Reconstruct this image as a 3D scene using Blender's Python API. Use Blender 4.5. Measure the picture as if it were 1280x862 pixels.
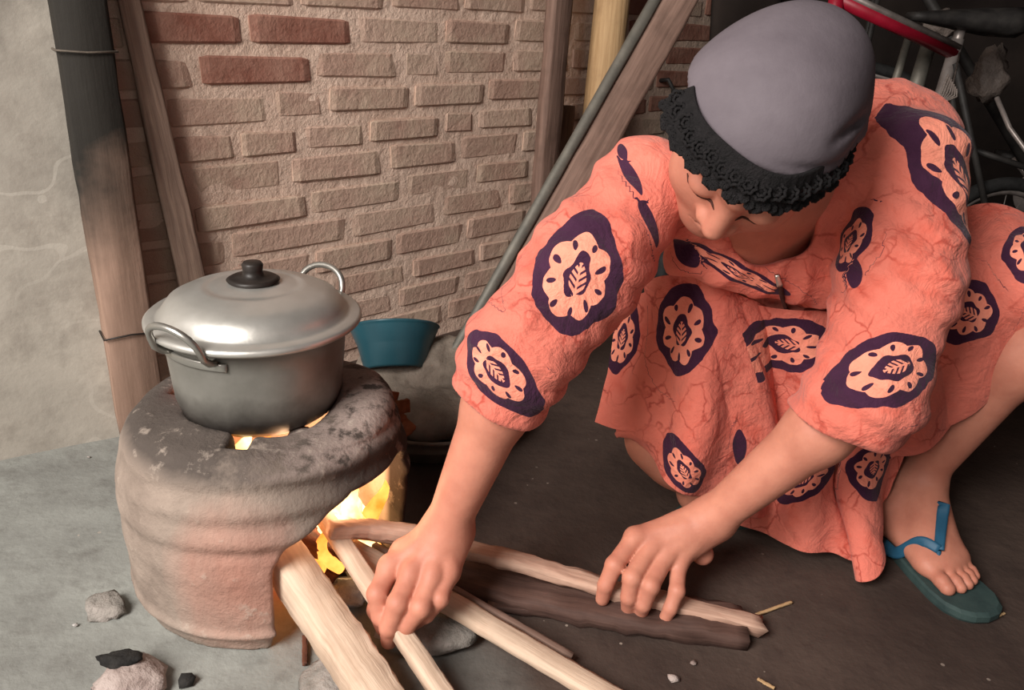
import bpy, bmesh, math, random
import numpy as np
from mathutils import Vector, Matrix
from mathutils.bvhtree import BVHTree
for _o in list(bpy.data.objects): bpy.data.objects.remove(_o)
random.seed(7); RNG = np.random.default_rng(5)
scene = bpy.context.scene
col = scene.collection
# ------------------------------------------------------------------ camera
CAM_H, PITCH, ROLL = 0.72, math.radians(22.5), math.radians(3.5)
FWD = np.array([0, math.cos(PITCH), -math.sin(PITCH)])
_r0 = np.array([1.0, 0, 0]); _u0 = np.array([0, math.sin(PITCH), math.cos(PITCH)])
RIGHT = math.cos(ROLL)*_r0 + math.sin(ROLL)*_u0
UP = -math.sin(ROLL)*_r0 + math.cos(ROLL)*_u0
EYE = np.array([0, 0, CAM_H])
cam = bpy.data.cameras.new('camera'); camo = bpy.data.objects.new('camera', cam); col.objects.link(camo)
camo.matrix_world = Matrix(((RIGHT[0], UP[0], -FWD[0], EYE[0]), (RIGHT[1], UP[1], -FWD[1], EYE[1]),
                            (RIGHT[2], UP[2], -FWD[2], EYE[2]), (0, 0, 0, 1)))
cam.sensor_width = 36; cam.lens = 36*1000/1280; cam.clip_start = 0.02
cam.dof.use_dof = False
scene.camera = camo
# ------------------------------------------------------------------ light
scene.view_settings.view_transform = 'Standard'; scene.view_settings.look = 'None'
scene.view_settings.gamma = 1; scene.view_settings.use_curve_mapping = False
scene.view_settings.exposure = 0.0
world = bpy.data.worlds.new('world'); scene.world = world; world.use_nodes = True
world.node_tree.nodes['Background'].inputs[0].default_value = (1.0, 0.86, 0.80, 1)
world.node_tree.nodes['Background'].inputs[1].default_value = 0.34
def area(name, loc, target, size, energy, color, sy=None):
    l = bpy.data.lights.new(name, 'AREA'); l.energy = energy; l.color = color
    l.shape = 'RECTANGLE'; l.size = size; l.size_y = sy or size
    o = bpy.data.objects.new(name, l); col.objects.link(o)
    o.location = loc
    o.rotation_euler = (Vector(target)-Vector(loc)).to_track_quat('-Z', 'Y').to_euler()
    return o
area('doorway_daylight', (-1.25, -0.75, 1.75), (-0.15, 1.1, 0.2), 1.1, 120, (1.0, 0.94, 0.88), 1.3)

# ------------------------------------------------------------------ coordinates
def P(u, v, d):
    return EYE + d*(FWD + RIGHT*(u-640)/1000 + UP*(431-v)/1000)
def F(u, v, z=0.0):
    q = P(u, v, 1)-EYE; return EYE + q*((z-CAM_H)/q[2])
def V(*a): return np.array(a, float)
def nrm(a): a = np.asarray(a, float); return a/np.linalg.norm(a)

# ------------------------------------------------------------------ materials
class X:
    """tiny wrapper: arithmetic on sockets makes Math nodes"""
    def __init__(s, nt, sock): s.nt = nt; s.k = sock
    def op(s, o, b=None, c=None):
        n = s.nt.nodes.new('ShaderNodeMath'); n.operation = o
        for i, w in enumerate((s, b, c)):
            if w is None: continue
            if isinstance(w, X): s.nt.links.new(w.k, n.inputs[i])
            else: n.inputs[i].default_value = w
        return X(s.nt, n.outputs[0])
    def __add__(s, b): return s.op('ADD', b)
    def __radd__(s, b): return s.op('ADD', b)
    def __sub__(s, b): return s.op('SUBTRACT', b)
    def __mul__(s, b): return s.op('MULTIPLY', b)
    def __rmul__(s, b): return s.op('MULTIPLY', b)
    def __truediv__(s, b): return s.op('DIVIDE', b)
    def lt(s, b): return s.op('LESS_THAN', b)
    def gt(s, b): return s.op('GREATER_THAN', b)
    def step(s, a, b):
        n = s.nt.nodes.new('ShaderNodeMapRange'); s.nt.links.new(s.k, n.inputs[0])
        n.inputs[1].default_value = a; n.inputs[2].default_value = b
        return X(s.nt, n.outputs[0])
class M:
    def __init__(s, name, rough=0.8, metal=0.0, spec=0.3):
        s.m = bpy.data.materials.new(name); s.m.use_nodes = True; s.nt = s.m.node_tree
        s.b = s.nt.nodes['Principled BSDF']
        s.b.inputs['Roughness'].default_value = rough; s.b.inputs['Metallic'].default_value = metal
        s.b.inputs['Specular IOR Level'].default_value = spec
        s.tc = s.nt.nodes.new('ShaderNodeTexCoord'); s.h = None
        s.geo = s.nt.nodes.new('ShaderNodeNewGeometry')
    def pos(s, scale=(1, 1, 1), obj=False, rot=(0, 0, 0)):
        n = s.nt.nodes.new('ShaderNodeMapping'); n.inputs['Scale'].default_value = scale
        n.inputs['Rotation'].default_value = rot
        s.nt.links.new(s.tc.outputs['Object'] if obj else s.geo.outputs['Position'], n.inputs[0]); return n.outputs[0]
    def noise(s, scale, detail=4, rough=.55, vec=None, dist=0):
        n = s.nt.nodes.new('ShaderNodeTexNoise'); n.inputs['Scale'].default_value = scale
        n.inputs['Detail'].default_value = detail; n.inputs['Roughness'].default_value = rough
        n.inputs['Distortion'].default_value = dist
        s.nt.links.new(vec if vec is not None else s.pos(), n.inputs['Vector']); return X(s.nt, n.outputs[0])
    def voro(s, scale, feat='DISTANCE_TO_EDGE', vec=None):
        n = s.nt.nodes.new('ShaderNodeTexVoronoi'); n.feature = feat; n.inputs['Scale'].default_value = scale
        s.nt.links.new(vec if vec is not None else s.pos(), n.inputs['Vector']); return X(s.nt, n.outputs['Distance'])
    def xyz(s, vec=None):
        n = s.nt.nodes.new('ShaderNodeSeparateXYZ'); s.nt.links.new(vec if vec is not None else s.geo.outputs['Position'], n.inputs[0])
        return [X(s.nt, n.outputs[i]) for i in range(3)]
    def rnd(s):
        n = s.nt.nodes.new('ShaderNodeObjectInfo'); return X(s.nt, n.outputs['Random'])
    def mix(s, f, a, b):
        n = s.nt.nodes.new('ShaderNodeMix'); n.data_type = 'RGBA'
        if isinstance(f, X): s.nt.links.new(f.k, n.inputs[0])
        else: n.inputs[0].default_value = f
        for i, w in ((6, a), (7, b)):
            if isinstance(w, tuple): n.inputs[i].default_value = (*w, 1)
            else: s.nt.links.new(w, n.inputs[i])
        return n.outputs[2]
    def color(s, c):
        if isinstance(c, tuple): s.b.inputs['Base Color'].default_value = (*c, 1)
        else: s.nt.links.new(c, s.b.inputs['Base Color'])
        return s
    def bump(s, h, strength=.4, dist=.004):
        n = s.nt.nodes.new('ShaderNodeBump'); n.inputs['Strength'].default_value = strength
        n.inputs['Distance'].default_value = dist
        s.nt.links.new(h.k, n.inputs['Height']); s.nt.links.new(n.outputs[0], s.b.inputs['Normal']); return s
    def rough(s, x): s.nt.links.new(x.k, s.b.inputs['Roughness']); return s
def lin(r, g, b):
    f = lambda c: (c/255/12.92) if c <= 10 else ((c/255+.055)/1.055)**2.4
    return (f(r), f(g), f(b))
def simple(name, a, b, scale=20, rough=.8, bump=.3, metal=0, dist=.003, spec=.3, obj=False, stretch=(1, 1, 1)):
    m = M(name, rough, metal, spec); v = m.pos(stretch, obj)
    n = m.noise(scale, 5, .6, v); m.color(m.mix(n.step(.35, .65), a, b))
    if bump: m.bump(m.noise(scale*2.5, 5, .65, v), bump, dist)
    return m.m

# plaster wall
def m_plaster():
    m = M('plaster', .9)
    n1 = m.noise(3.0, 6, .6); n2 = m.noise(16, 6, .65)
    c = m.mix(n1.step(.35, .65), lin(146, 140, 131), lin(178, 171, 160))
    c = m.mix(n2.step(.45, .75)*.6, c, lin(112, 104, 96))
    vv = m.nt.nodes.new('ShaderNodeVectorMath'); vv.operation = 'ADD'
    nn = m.nt.nodes.new('ShaderNodeTexNoise'); nn.inputs['Scale'].default_value = 4
    m.nt.links.new(m.geo.outputs['Position'], nn.inputs['Vector'])
    m.nt.links.new(m.geo.outputs['Position'], vv.inputs[0]); m.nt.links.new(nn.outputs['Color'], vv.inputs[1])
    crack = m.voro(2.6, vec=vv.outputs[0]).lt(.016)*m.noise(2.3, 2).step(.50, .58)
    c = m.mix(crack*.3, c, lin(186, 180, 170))
    x, y, z = m.xyz()
    soot = (z+m.noise(5, 4)*.4).step(.78, 1.05)
    c = m.mix(soot*.72, c, lin(60, 56, 52))
    return m.color(c).bump(n2+m.noise(60, 4)*.4, .5, .004).m
def m_floor():
    m = M('floor_concrete', .85)
    x, y, z = m.xyz()
    n1 = m.noise(4, 6, .62); n2 = m.noise(22, 6, .65); n3 = m.noise(1.3, 3)
    g = m.mix(n1.step(.35, .65), lin(112, 112, 108), lin(146, 148, 143))
    g = m.mix(n2.step(.5, .72)*.45, g, lin(84, 80, 76))
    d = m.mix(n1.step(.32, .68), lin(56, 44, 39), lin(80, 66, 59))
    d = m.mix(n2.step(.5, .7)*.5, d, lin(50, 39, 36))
    t = (x+n1*.25+(y-.8)*.55).step(-.02-.05, .16)  # dark dirt towards the right, its tone also lowered to carry the dimmer light
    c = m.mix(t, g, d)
    spk = m.voro(38, 'F1').lt(.10)*m.noise(7, 3).step(.56, .62)
    c = m.mix(spk*.6, c, lin(175, 160, 148))
    return m.color(c).bump(n2+m.noise(80, 4)*.5, .55, .005).m
def m_mortar():
    m = M('mortar', .92)
    n = m.noise(9, 6, .65); n2 = m.noise(45, 6, .7)
    c = m.mix(n.step(.35, .7), lin(206, 178, 160), lin(226, 200, 182))
    x, y, z = m.xyz()
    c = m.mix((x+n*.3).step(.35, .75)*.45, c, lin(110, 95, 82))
    return m.color(c).bump(n2+n, .9, .008).m
def m_brick():
    m = M('brick_clay', .92)
    r = m.rnd(); n = m.noise(10, 6, .65); n2 = m.noise(50, 6, .7)
    c = m.mix(r.step(0, 1), lin(178, 146, 130), lin(196, 168, 151))
    c = m.mix((n+m.noise(3, 2)*.4).step(.62, .9), c, lin(196, 174, 154))
    x, y, z = m.xyz()
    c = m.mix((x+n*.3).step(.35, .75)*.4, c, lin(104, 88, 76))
    return m.color(c).bump(n2+n*.6, .9, .006).m
def m_redbrick():
    m = M('brick_red', .9)
    n = m.noise(14, 6, .65); n2 = m.noise(50, 6, .7)
    c = m.mix(n.step(.35, .7), lin(136, 88, 74), lin(168, 128, 112))
    return m.color(c).bump(n2+n*.6, .8, .005).m
def m_wood(name, a, b, dark=None, rough=.75, s=14, obj=False, bump=.6):
    m = M(name, rough)
    v = m.pos((1, 1, 1), True)
    n = m.nt.nodes.new('ShaderNodeMapping'); n.inputs['Scale'].default_value = (.07, 1, 1)
    at = m.nt.nodes.new('ShaderNodeAttribute'); at.attribute_name = 'grain'
    m.nt.links.new(at.outputs['Vector'], n.inputs[0])
    g = m.noise(s*8, 5, .6, n.outputs[0]); g2 = m.noise(s, 4, .6, at.outputs['Vector'])
    c = m.mix(g.step(.35, .68), a, b)
    c = m.mix(g2.step(.5, .8)*.5, c, dark or tuple(x*.5 for x in a))
    return m.color(c).bump(g+g2*.3, bump, .003).m
def m_post():
    m = M('sooty_post_wood', .8)
    v = m.pos((12, 12, 1.2)); n = m.noise(3, 5, .6, v); x, y, z = m.xyz()
    n2 = m.noise(7, 5)
    low = m.mix(n.step(.3, .7), lin(122, 98, 84), lin(158, 130, 114))
    c = m.mix(((z+n2*.35-.175)+(x+.66)*(-1.6)).step(.24, .46), low, lin(38, 35, 31))
    return m.color(c).bump(n+m.noise(50)*.3, .5, .004).m
def m_stove():
    m = M('stove_clay', .88)
    x, y, z = m.xyz()
    n = m.noise(9, 6, .62); n2 = m.noise(40, 6, .68); ns = m.noise(9, 4, .6, m.pos((1, 1, .25)))
    c = m.mix(n.step(.35, .68), lin(128, 114, 104), lin(164, 148, 136))
    # bare reddish clay patch worn through on the front
    dx = (x+.295)*(1/.062); dy = (y-.74)*(1/.12); dz = (z-.105)*(1/.085)
    rr = (dx*dx+dy*dy+dz*dz+(ns-.5)*3.4)
    c = m.mix(rr.step(2.1, .2)*.58, c, lin(176, 112, 94))
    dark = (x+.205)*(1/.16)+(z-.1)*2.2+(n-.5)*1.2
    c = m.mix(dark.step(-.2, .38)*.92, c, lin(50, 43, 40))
    rin = ((x+.31)*(x+.31)+(y-.906)*(y-.906)).op('SQRT')
    c = m.mix(rin.step(.158, .150)*((z).lt(.19)), c, lin(214, 196, 188))  # inner wall whitened: brightness of the firelight put into the clay colour
    ash = (z+(n-.5)*.03).step(.222, .236)*(x+(n2-.5)*.1).step(-.30, -.24)*n2.step(.40, .52)
    c = m.mix(ash*.8, c, lin(164, 146, 138))
    top = (z+(n-.5)*.05).step(.215, .238)*(((x+.29)*(-6.0)+n2*1.5).step(.0, .9))
    c = m.mix(top*.85, c, lin(52, 47, 45))
    scuff = (n2+n*.6).step(.9, 1.0)
    c = m.mix(scuff*.5, c, lin(176, 162, 150))
    return m.color(c).bump(n2+n*.7, .7, .006).m
def m_alu(name, a, b, rough=.36, metal=.85):
    m = M(name, rough, metal, .5)
    n = m.noise(14, 5, .6); n2 = m.noise(90, 4)
    c = m.mix(n.step(.3, .7), a, b)
    m.rough(n.step(.2, .8)*.15+(rough-.06))
    return m.color(c).bump(n+n2*.3, .15, .003).m
def m_potbody():
    m = M('pot_aluminium', .42, .5, .5)
    x, y, z = m.xyz(); n = m.noise(12, 5, .6)
    c = m.mix(n.step(.3, .7), lin(120, 118, 112), lin(146, 144, 138))
    c = m.mix((z+(n-.5)*.06).step(.30, .255)*.9, c, lin(46, 40, 38))
    return m.color(c).bump(n, .12, .003).m
def m_skin():
    m = M('skin', .55, 0, .35)
    n = m.noise(28, 5, .6); n2 = m.noise(160, 4, .6); n3 = m.noise(6, 3)
    c = m.mix(n.step(.35, .65), lin(184, 120, 100), lin(198, 134, 112))
    c = m.mix(n3.step(.45, .75)*.35, c, lin(170, 100, 82))
    x, y, z = m.xyz()
    m.b.inputs['Subsurface Weight'].default_value = .12
    m.b.inputs['Subsurface Radius'].default_value = (.012, .005, .003)
    m.b.inputs['Subsurface Scale'].default_value = .6
    return m.color(c).bump(n2+n, .25, .0015).m
def m_batik():
    m = M('batik_cloth', .85, 0, .15)
    at = m.nt.nodes.new('ShaderNodeAttribute'); at.attribute_name = 'motif'
    u, v, k = m.xyz(at.outputs['Vector'])
    r = (u*u+v*v).op('SQRT'); a = v.op('ARCTAN2', u)
    wob = (m.noise(60, 2)-.5)*.06+(m.noise(19, 2)-.5)*.34; r = r+wob
    tip = (a*.5).op('COSINE'); tip = tip*tip; tip = tip*tip; tip8 = tip*tip
    outer = tip8*.24+.74+(a*4.0).op('COSINE')*.035
    inside = r.lt(outer)
    lob = (a*3.5).op('COSINE').op('ABSOLUTE')
    flower = r.lt(lob*.09+tip8*.12+.47)
    # dots
    da = ((a*(9/(2*math.pi))).op('FRACT')-.5)*.42
    dr = (r-.43-tip8*.08)
    dots = (da*da*2.0+dr*dr).lt(.0062)
    core = r.lt(tip8*.12+.24+(a*5.0).op('COSINE')*.02)
    av = v.op('ABSOLUTE')
    stripes = ((u-av*.8)*62.0).op('SINE').gt(-.25)
    env = (av-.15+u*u*2.2).lt(0)
    leaf = stripes*env*u.op('ABSOLUTE').lt(.24)
    leaf = leaf.op('MAXIMUM', av.lt(.018)*u.op('ABSOLUTE').lt(.24))
    # ground cloth
    n = m.noise(7, 4, .6); n2 = m.noise(30, 4, .6)
    g = m.mix(n.step(.3, .7), lin(209, 110, 94), lin(219, 125, 108))
    vv = m.nt.nodes.new('ShaderNodeVectorMath'); vv.operation = 'MULTIPLY_ADD'
    nn = m.nt.nodes.new('ShaderNodeTexNoise'); nn.inputs['Scale'].default_value = 22; nn.inputs['Detail'].default_value = 4
    m.nt.links.new(m.geo.outputs['Position'], nn.inputs['Vector'])
    vv.inputs[1].default_value = (.06, .06, .06)
    m.nt.links.new(nn.outputs['Color'], vv.inputs[0]); m.nt.links.new(m.geo.outputs['Position'], vv.inputs[2])
    vein = m.voro(24, vec=vv.outputs[0]).step(.055, .0)*m.noise(13, 3).step(.44, .56)
    g = m.mix(vein*.7, g, lin(150, 46, 36))
    g = m.mix((n2*.6+m.noise(11, 3)*.5).step(.58, .72)*.45, g, lin(196, 78, 60))
    pink = m.mix(n2.step(.4, .7)*.4, lin(238, 150, 126), lin(222, 110, 92))
    pur = m.mix(n2.step(.4, .7)*.5, lin(56, 27, 50), lin(70, 38, 62))
    rim = m.mix(inside*k.gt(.25), g, pur)
    hasf = k.gt(.75)
    c = m.mix(flower*hasf, rim, pink)
    c = m.mix(dots*flower*hasf, c, pur)
    c = m.mix(core*hasf, c, pur)
    c = m.mix(core*leaf*hasf, c, pink)
    m.color(c)
    m.bump(m.noise(26, 6, .62, m.pos((1, 1, 1)), .8)+m.noise(90, 4)*.35, .6, .012)
    m.b.inputs['Sheen Weight'].default_value = .1
    return m.m
def m_emit(name, c1, c2, s, scale=30):
    m = M(name); n = m.noise(scale, 3)
    em = m.mix(n.step(.35, .65), c1, c2)
    m.nt.links.new(em, m.b.inputs['Emission Color']); m.b.inputs['Emission Strength'].default_value = s
    m.color((.02, .01, .0)); return m.m

MT = dict(
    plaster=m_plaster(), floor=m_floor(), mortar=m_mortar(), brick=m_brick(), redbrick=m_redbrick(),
    post=m_post(), stove=m_stove(), lid=m_alu('lid_aluminium', lin(186, 184, 178), lin(204, 202, 197), .36, .72), pot=m_potbody(),
    handle=m_alu('handle_aluminium', lin(160, 158, 152), lin(180, 178, 172), .3),
    knob=simple('bakelite', lin(30, 26, 24), lin(44, 38, 35), 30, .45, .1),
    basin=simple('teal_plastic', lin(34, 74, 86), lin(40, 84, 96), 12, .32, .05, spec=.5),
    cloth=simple('sooty_canvas', lin(112, 102, 92), lin(150, 138, 126), 14, .95, .9, dist=.008),
    ash=simple('ash', lin(150, 142, 136), lin(196, 192, 190), 40, .95, 1, dist=.006),
    husk=simple('dry_husk', lin(120, 72, 46), lin(158, 100, 68), 30, .85, .6),
    panmetal=simple('sooty_metal', lin(84, 76, 68), lin(112, 102, 92), 20, .6, .4, .3),
    tube_grey=simple('grey_metal', lin(92, 90, 84), lin(112, 108, 100), 20, .55, .2, .35),
    stone=simple('rubble_stone', lin(118, 114, 108), lin(158, 150, 144), 26, .95, 1, dist=.006),
    brickbit=simple('brick_rubble', lin(138, 122, 116), lin(178, 164, 158), 26, .95, 1, dist=.006),
    coal=simple('charcoal', lin(26, 25, 25), lin(46, 44, 42), 60, .9, 1),
    skin=m_skin(), batik=m_batik(),
    scarf=simple('grey_scarf', lin(92, 84, 90), lin(104, 96, 102), 12, .75, .25, dist=.004),
    lace=simple('black_lace', lin(12, 10, 12), lin(26, 23, 25), 160, .8, 1, dist=.003),
    nail=simple('nail', lin(214, 160, 144), lin(224, 172, 156), 20, .35, 0),
    lid_line=simple('lash_line', lin(58, 30, 24), lin(70, 38, 30), 30, .7, 0),
    zip=simple('zip_tape', lin(52, 30, 30), lin(70, 44, 40), 90, .7, .5),
    silver=simple('zip_metal', lin(190, 186, 176), lin(220, 216, 208), 60, .3, 0, .8),
    sole=simple('dark_rubber', lin(44, 60, 60), lin(56, 74, 72), 30, .7, .2),
    strap=simple('blue_rubber', lin(34, 78, 104), lin(40, 88, 116), 30, .5, .1),
    bike_red=simple('red_paint', lin(128, 14, 34), lin(146, 22, 44), 20, .4, .05),
    bike_silver=simple('bike_silver', lin(120, 112, 108), lin(150, 142, 138), 30, .4, .1, .5),
    bike_dark=simple('bike_dark', lin(30, 28, 28), lin(48, 46, 44), 30, .6, .2),
    tyre=simple('tyre_rubber', lin(26, 26, 26), lin(40, 40, 40), 60, .8, .4),
    bag=simple('pale_plastic', lin(84, 76, 72), lin(112, 102, 96), 14, .5, .9, dist=.01),
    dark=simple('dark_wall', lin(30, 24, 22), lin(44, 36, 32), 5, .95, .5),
    flame=m_emit('flame_yellow', (1.0, .42, .06), (1.0, .84, .48), 3.0, 26),
    flame2=m_emit('flame_orange', (1.0, .20, .02), (1.0, .42, .08), 2.2, 30),
    ember=m_emit('ember_red', (1.0, .04, .01), (1.0, .10, .03), 3.0, 60),
    wood_pale=m_wood('pale_split_wood', lin(190, 164, 142), lin(216, 192, 170), lin(140, 104, 84)),
    wood_pink=m_wood('pinkish_wood', lin(176, 140, 122), lin(204, 170, 150), lin(120, 84, 68)),
    wood_board=m_wood('dusty_board_wood', lin(132, 110, 98), lin(164, 140, 124), lin(104, 84, 74)),
    wood_brown=m_wood('brown_plank_wood', lin(104, 82, 72), lin(134, 108, 96), lin(70, 52, 44)),
    wood_bamboo=m_wood('pale_bamboo', lin(168, 136, 98), lin(190, 158, 118), lin(130, 98, 70)),
    wood_dark=m_wood('dark_bark_wood', lin(72, 52, 46), lin(96, 72, 64), lin(46, 32, 28)),
    wood_char=m_wood('charred_wood', lin(60, 36, 28), lin(110, 66, 48), lin(30, 18, 14)),
)

# ------------------------------------------------------------------ objects
def thing(name, label, cat, loc, group=None):
    o = bpy.data.objects.new(name, None); col.objects.link(o); o.location = Vector(loc); o.empty_display_size = .05
    o['label'] = label; o['category'] = cat
    if group: o['group'] = group
    return o
ROOT = {}
def wpos(o):
    p = Vector((0, 0, 0))
    while o is not None: p = p+o.location; o = o.parent
    return p
def obj(name, verts, faces, mat, parent=None, smooth=True, loc=None, attrs=None, label=None):
    """mesh given in world coordinates"""
    verts = np.asarray(verts, float)
    base = Vector((0, 0, 0)) if parent is None else wpos(parent)
    o0 = np.array(loc if loc is not None else (base if parent is not None else verts.mean(0)*[1, 1, 0]))
    me = bpy.data.meshes.new(name); me.from_pydata((verts-o0).tolist(), [], faces if isinstance(faces, list) else faces.tolist())
    me.update()
    if smooth: me.shade_smooth()
    if attrs:
        for k, a in attrs.items():
            at = me.attributes.new(k, 'FLOAT_VECTOR', 'POINT'); at.data.foreach_set('vector', np.asarray(a, np.float32).ravel())
    me.materials.append(MT[mat] if isinstance(mat, str) else mat)
    o = bpy.data.objects.new(name, me); col.objects.link(o)
    o.location = Vector(o0)-base
    if parent is not None: o.parent = parent
    if label: o['label'] = label
    return o
def tag(o, label, cat, group=None):
    o['label'] = label; o['category'] = cat
    if group: o['group'] = group
    return o
def struct(o): o['kind'] = 'structure'; return o

class B:
    """mesh buffer"""
    def __init__(s): s.v = []; s.f = []; s.g = []
    def add(s, v, f, g=None):
        k = len(s.v); s.v += [tuple(map(float, p)) for p in v]; s.f += [tuple(int(i)+k for i in q) for q in f]
        s.g += [tuple(map(float, p)) for p in (g if g is not None else v)]
        return s
    def make(s, name, mat, parent=None, smooth=True, **k):
        return obj(name, s.v, s.f, mat, parent, smooth, attrs={'grain': s.g}, **k)
def frames(path):
    path = np.asarray(path, float); n = len(path); T = np.gradient(path, axis=0)
    T = T/np.linalg.norm(T, axis=1)[:, None]
    a = V(0, 0, 1) if abs(T[0][2]) < .9 else V(1, 0, 0)
    N = np.zeros_like(path); N[0] = nrm(np.cross(T[0], a))
    for i in range(1, n):
        N[i] = nrm(N[i-1]-T[i]*(N[i-1]@T[i]))
    return path, T, N, np.cross(T, N)
def tube(path, r, seg=10, cap=True, closed=False):
    path, T, N, Bn = frames(path); n = len(path)
    r = np.broadcast_to(np.asarray(r, float), (n,)); v = []
    for i in range(n):
        for j in range(seg):
            t = 2*math.pi*j/seg; v.append(path[i]+r[i]*(math.cos(t)*N[i]+math.sin(t)*Bn[i]))
    f = []
    for i in range(n if closed else n-1):
        i2 = (i+1) % n
        for j in range(seg):
            j2 = (j+1) % seg; f.append((i*seg+j, i*seg+j2, i2*seg+j2, i2*seg+j))
    if cap and not closed: f += [tuple(range(seg))[::-1], tuple((n-1)*seg+j for j in range(seg))]
    return v, f
def lathe(prof, c, seg=48, axis=None):
    """profile of (r,z); axis = optional 3x3 columns"""
    c = np.asarray(c, float); A = np.eye(3) if axis is None else axis; v = []; n = len(prof)
    for (r, z) in prof:
        for j in range(seg):
            t = 2*math.pi*j/seg; v.append(c+A@V(r*math.cos(t), r*math.sin(t), z))
    f = [(i*seg+j, i*seg+(j+1) % seg, (i+1)*seg+(j+1) % seg, (i+1)*seg+j) for i in range(n-1) for j in range(seg)]
    return v, f
def beam(path, w, h, up=(0, 0, 1), jit=.0, nseg=24, seed=1, taper=(1, 1), rough_end=0, bev=.18):
    """long piece of wood with 8-sided rough section; w across, h along up; returns v,f,grain"""
    rs = np.random.default_rng(seed)
    path = np.asarray(path, float); L = np.r_[0, np.cumsum(np.linalg.norm(np.diff(path, axis=0), axis=1))]
    t = np.linspace(0, L[-1], nseg+1); pts = np.stack([np.interp(t, L, path[:, k]) for k in range(3)], 1)
    T = np.gradient(pts, axis=0); T /= np.linalg.norm(T, axis=1)[:, None]
    up = nrm(up); S = np.cross(T, up); S /= np.linalg.norm(S, axis=1)[:, None]; U = np.cross(S, T)
    b = bev
    sec = np.array([(-1, -1+b), (-1, 1-b), (-1+b, 1), (0, 1.0), (1-b, 1), (1, 1-b), (1, -1+b), (1-b, -1), (0, -1), (-1+b, -1)])*.5
    ns = len(sec)
    lowf = rs.normal(size=(ns, 6)); v = []; g = []
    for i in range(nseg+1):
        k = i/nseg; tp = taper[0]*(1-k)+taper[1]*k
        for j in range(ns):
            off = sum(lowf[j, q]*math.sin((q+1)*2.3*k*3+q*1.7+j) for q in range(6))/4*jit+rs.normal()*jit*.35
            off2 = rs.normal()*jit*.3
            p = pts[i]+S[i]*(sec[j, 0]*w*tp+off*np.sign(sec[j, 0]+1e-6))+U[i]*(sec[j, 1]*h*tp+off2+off*.5*np.sign(sec[j, 1]))
            if rough_end and i in (0, nseg): p = p+T[i]*rs.uniform(-1, 1)*rough_end
            v.append(p); g.append((t[i]+seed, sec[j, 0]*w, sec[j, 1]*h))
    f = [(i*ns+j, i*ns+(j+1) % ns, (i+1)*ns+(j+1) % ns, (i+1)*ns+j) for i in range(nseg) for j in range(ns)]
    f += [tuple(range(ns))[::-1], tuple(nseg*ns+j for j in range(ns))]
    return v, f, g
def rock(c, size, seed, rough=.25, sub=2):
    bm = bmesh.new(); bmesh.ops.create_icosphere(bm, subdivisions=sub, radius=1)
    rs = np.random.default_rng(seed); pl = rs.normal(size=(9, 3)); pl /= np.linalg.norm(pl, axis=1)[:, None]; dd = rs.uniform(.55, .85, 9)
    v = []
    for q in bm.verts:
        p = np.array(q.co)
        for a, d in zip(pl, dd):
            s = p@a
            if s > d: p = p-a*(s-d)
        p = p*(1+rs.normal()*rough*.12); v.append(np.asarray(c)+p*np.asarray(size))
    f = [tuple(x.index for x in q.verts) for q in bm.faces]; bm.free(); return v, f

# ------------------------------------------------------------------ implicit surfaces
def capsule(p, a, b, ra, rb):
    a = np.asarray(a, np.float32); b = np.asarray(b, np.float32); ba = b-a; pa = p-a
    h = np.clip((pa@ba)/(ba@ba+1e-12), 0, 1); return np.linalg.norm(pa-h[:, None]*ba, axis=1)-(ra+(rb-ra)*h)
def ellip(p, c, r, A=None):
    q = p-np.asarray(c, np.float32)
    if A is not None: q = q@np.asarray(A, np.float32)      # columns = axes
    r = np.asarray(r, np.float32); k0 = np.linalg.norm(q/r, axis=1); k1 = np.linalg.norm(q/(r*r), axis=1)
    return k0*(k0-1)/np.maximum(k1, 1e-9)
def smin(a, b, k):
    h = np.clip(.5+.5*(b-a)/k, 0, 1); return b*(1-h)+a*h-k*h*(1-h)
def smax(a, b, k): return -smin(-a, -b, k)
def chain(p, pts, rs, k=.01):
    d = None
    for i in range(len(pts)-1):
        c = capsule(p, pts[i], pts[i+1], rs[i], rs[i+1]); d = c if d is None else smin(d, c, k)
    return d
def local(fn, lo, hi, m=.045):
    lo = np.asarray(lo)-m; hi = np.asarray(hi)+m
    def g(p):
        d = np.full(len(p), .2, np.float32); k = np.all((p > lo) & (p < hi), axis=1)
        if k.any(): d[k] = fn(p[k])
        return d
    return g
def bbox(pts, m): pts = np.asarray(pts); return pts.min(0)-m, pts.max(0)+m
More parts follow.
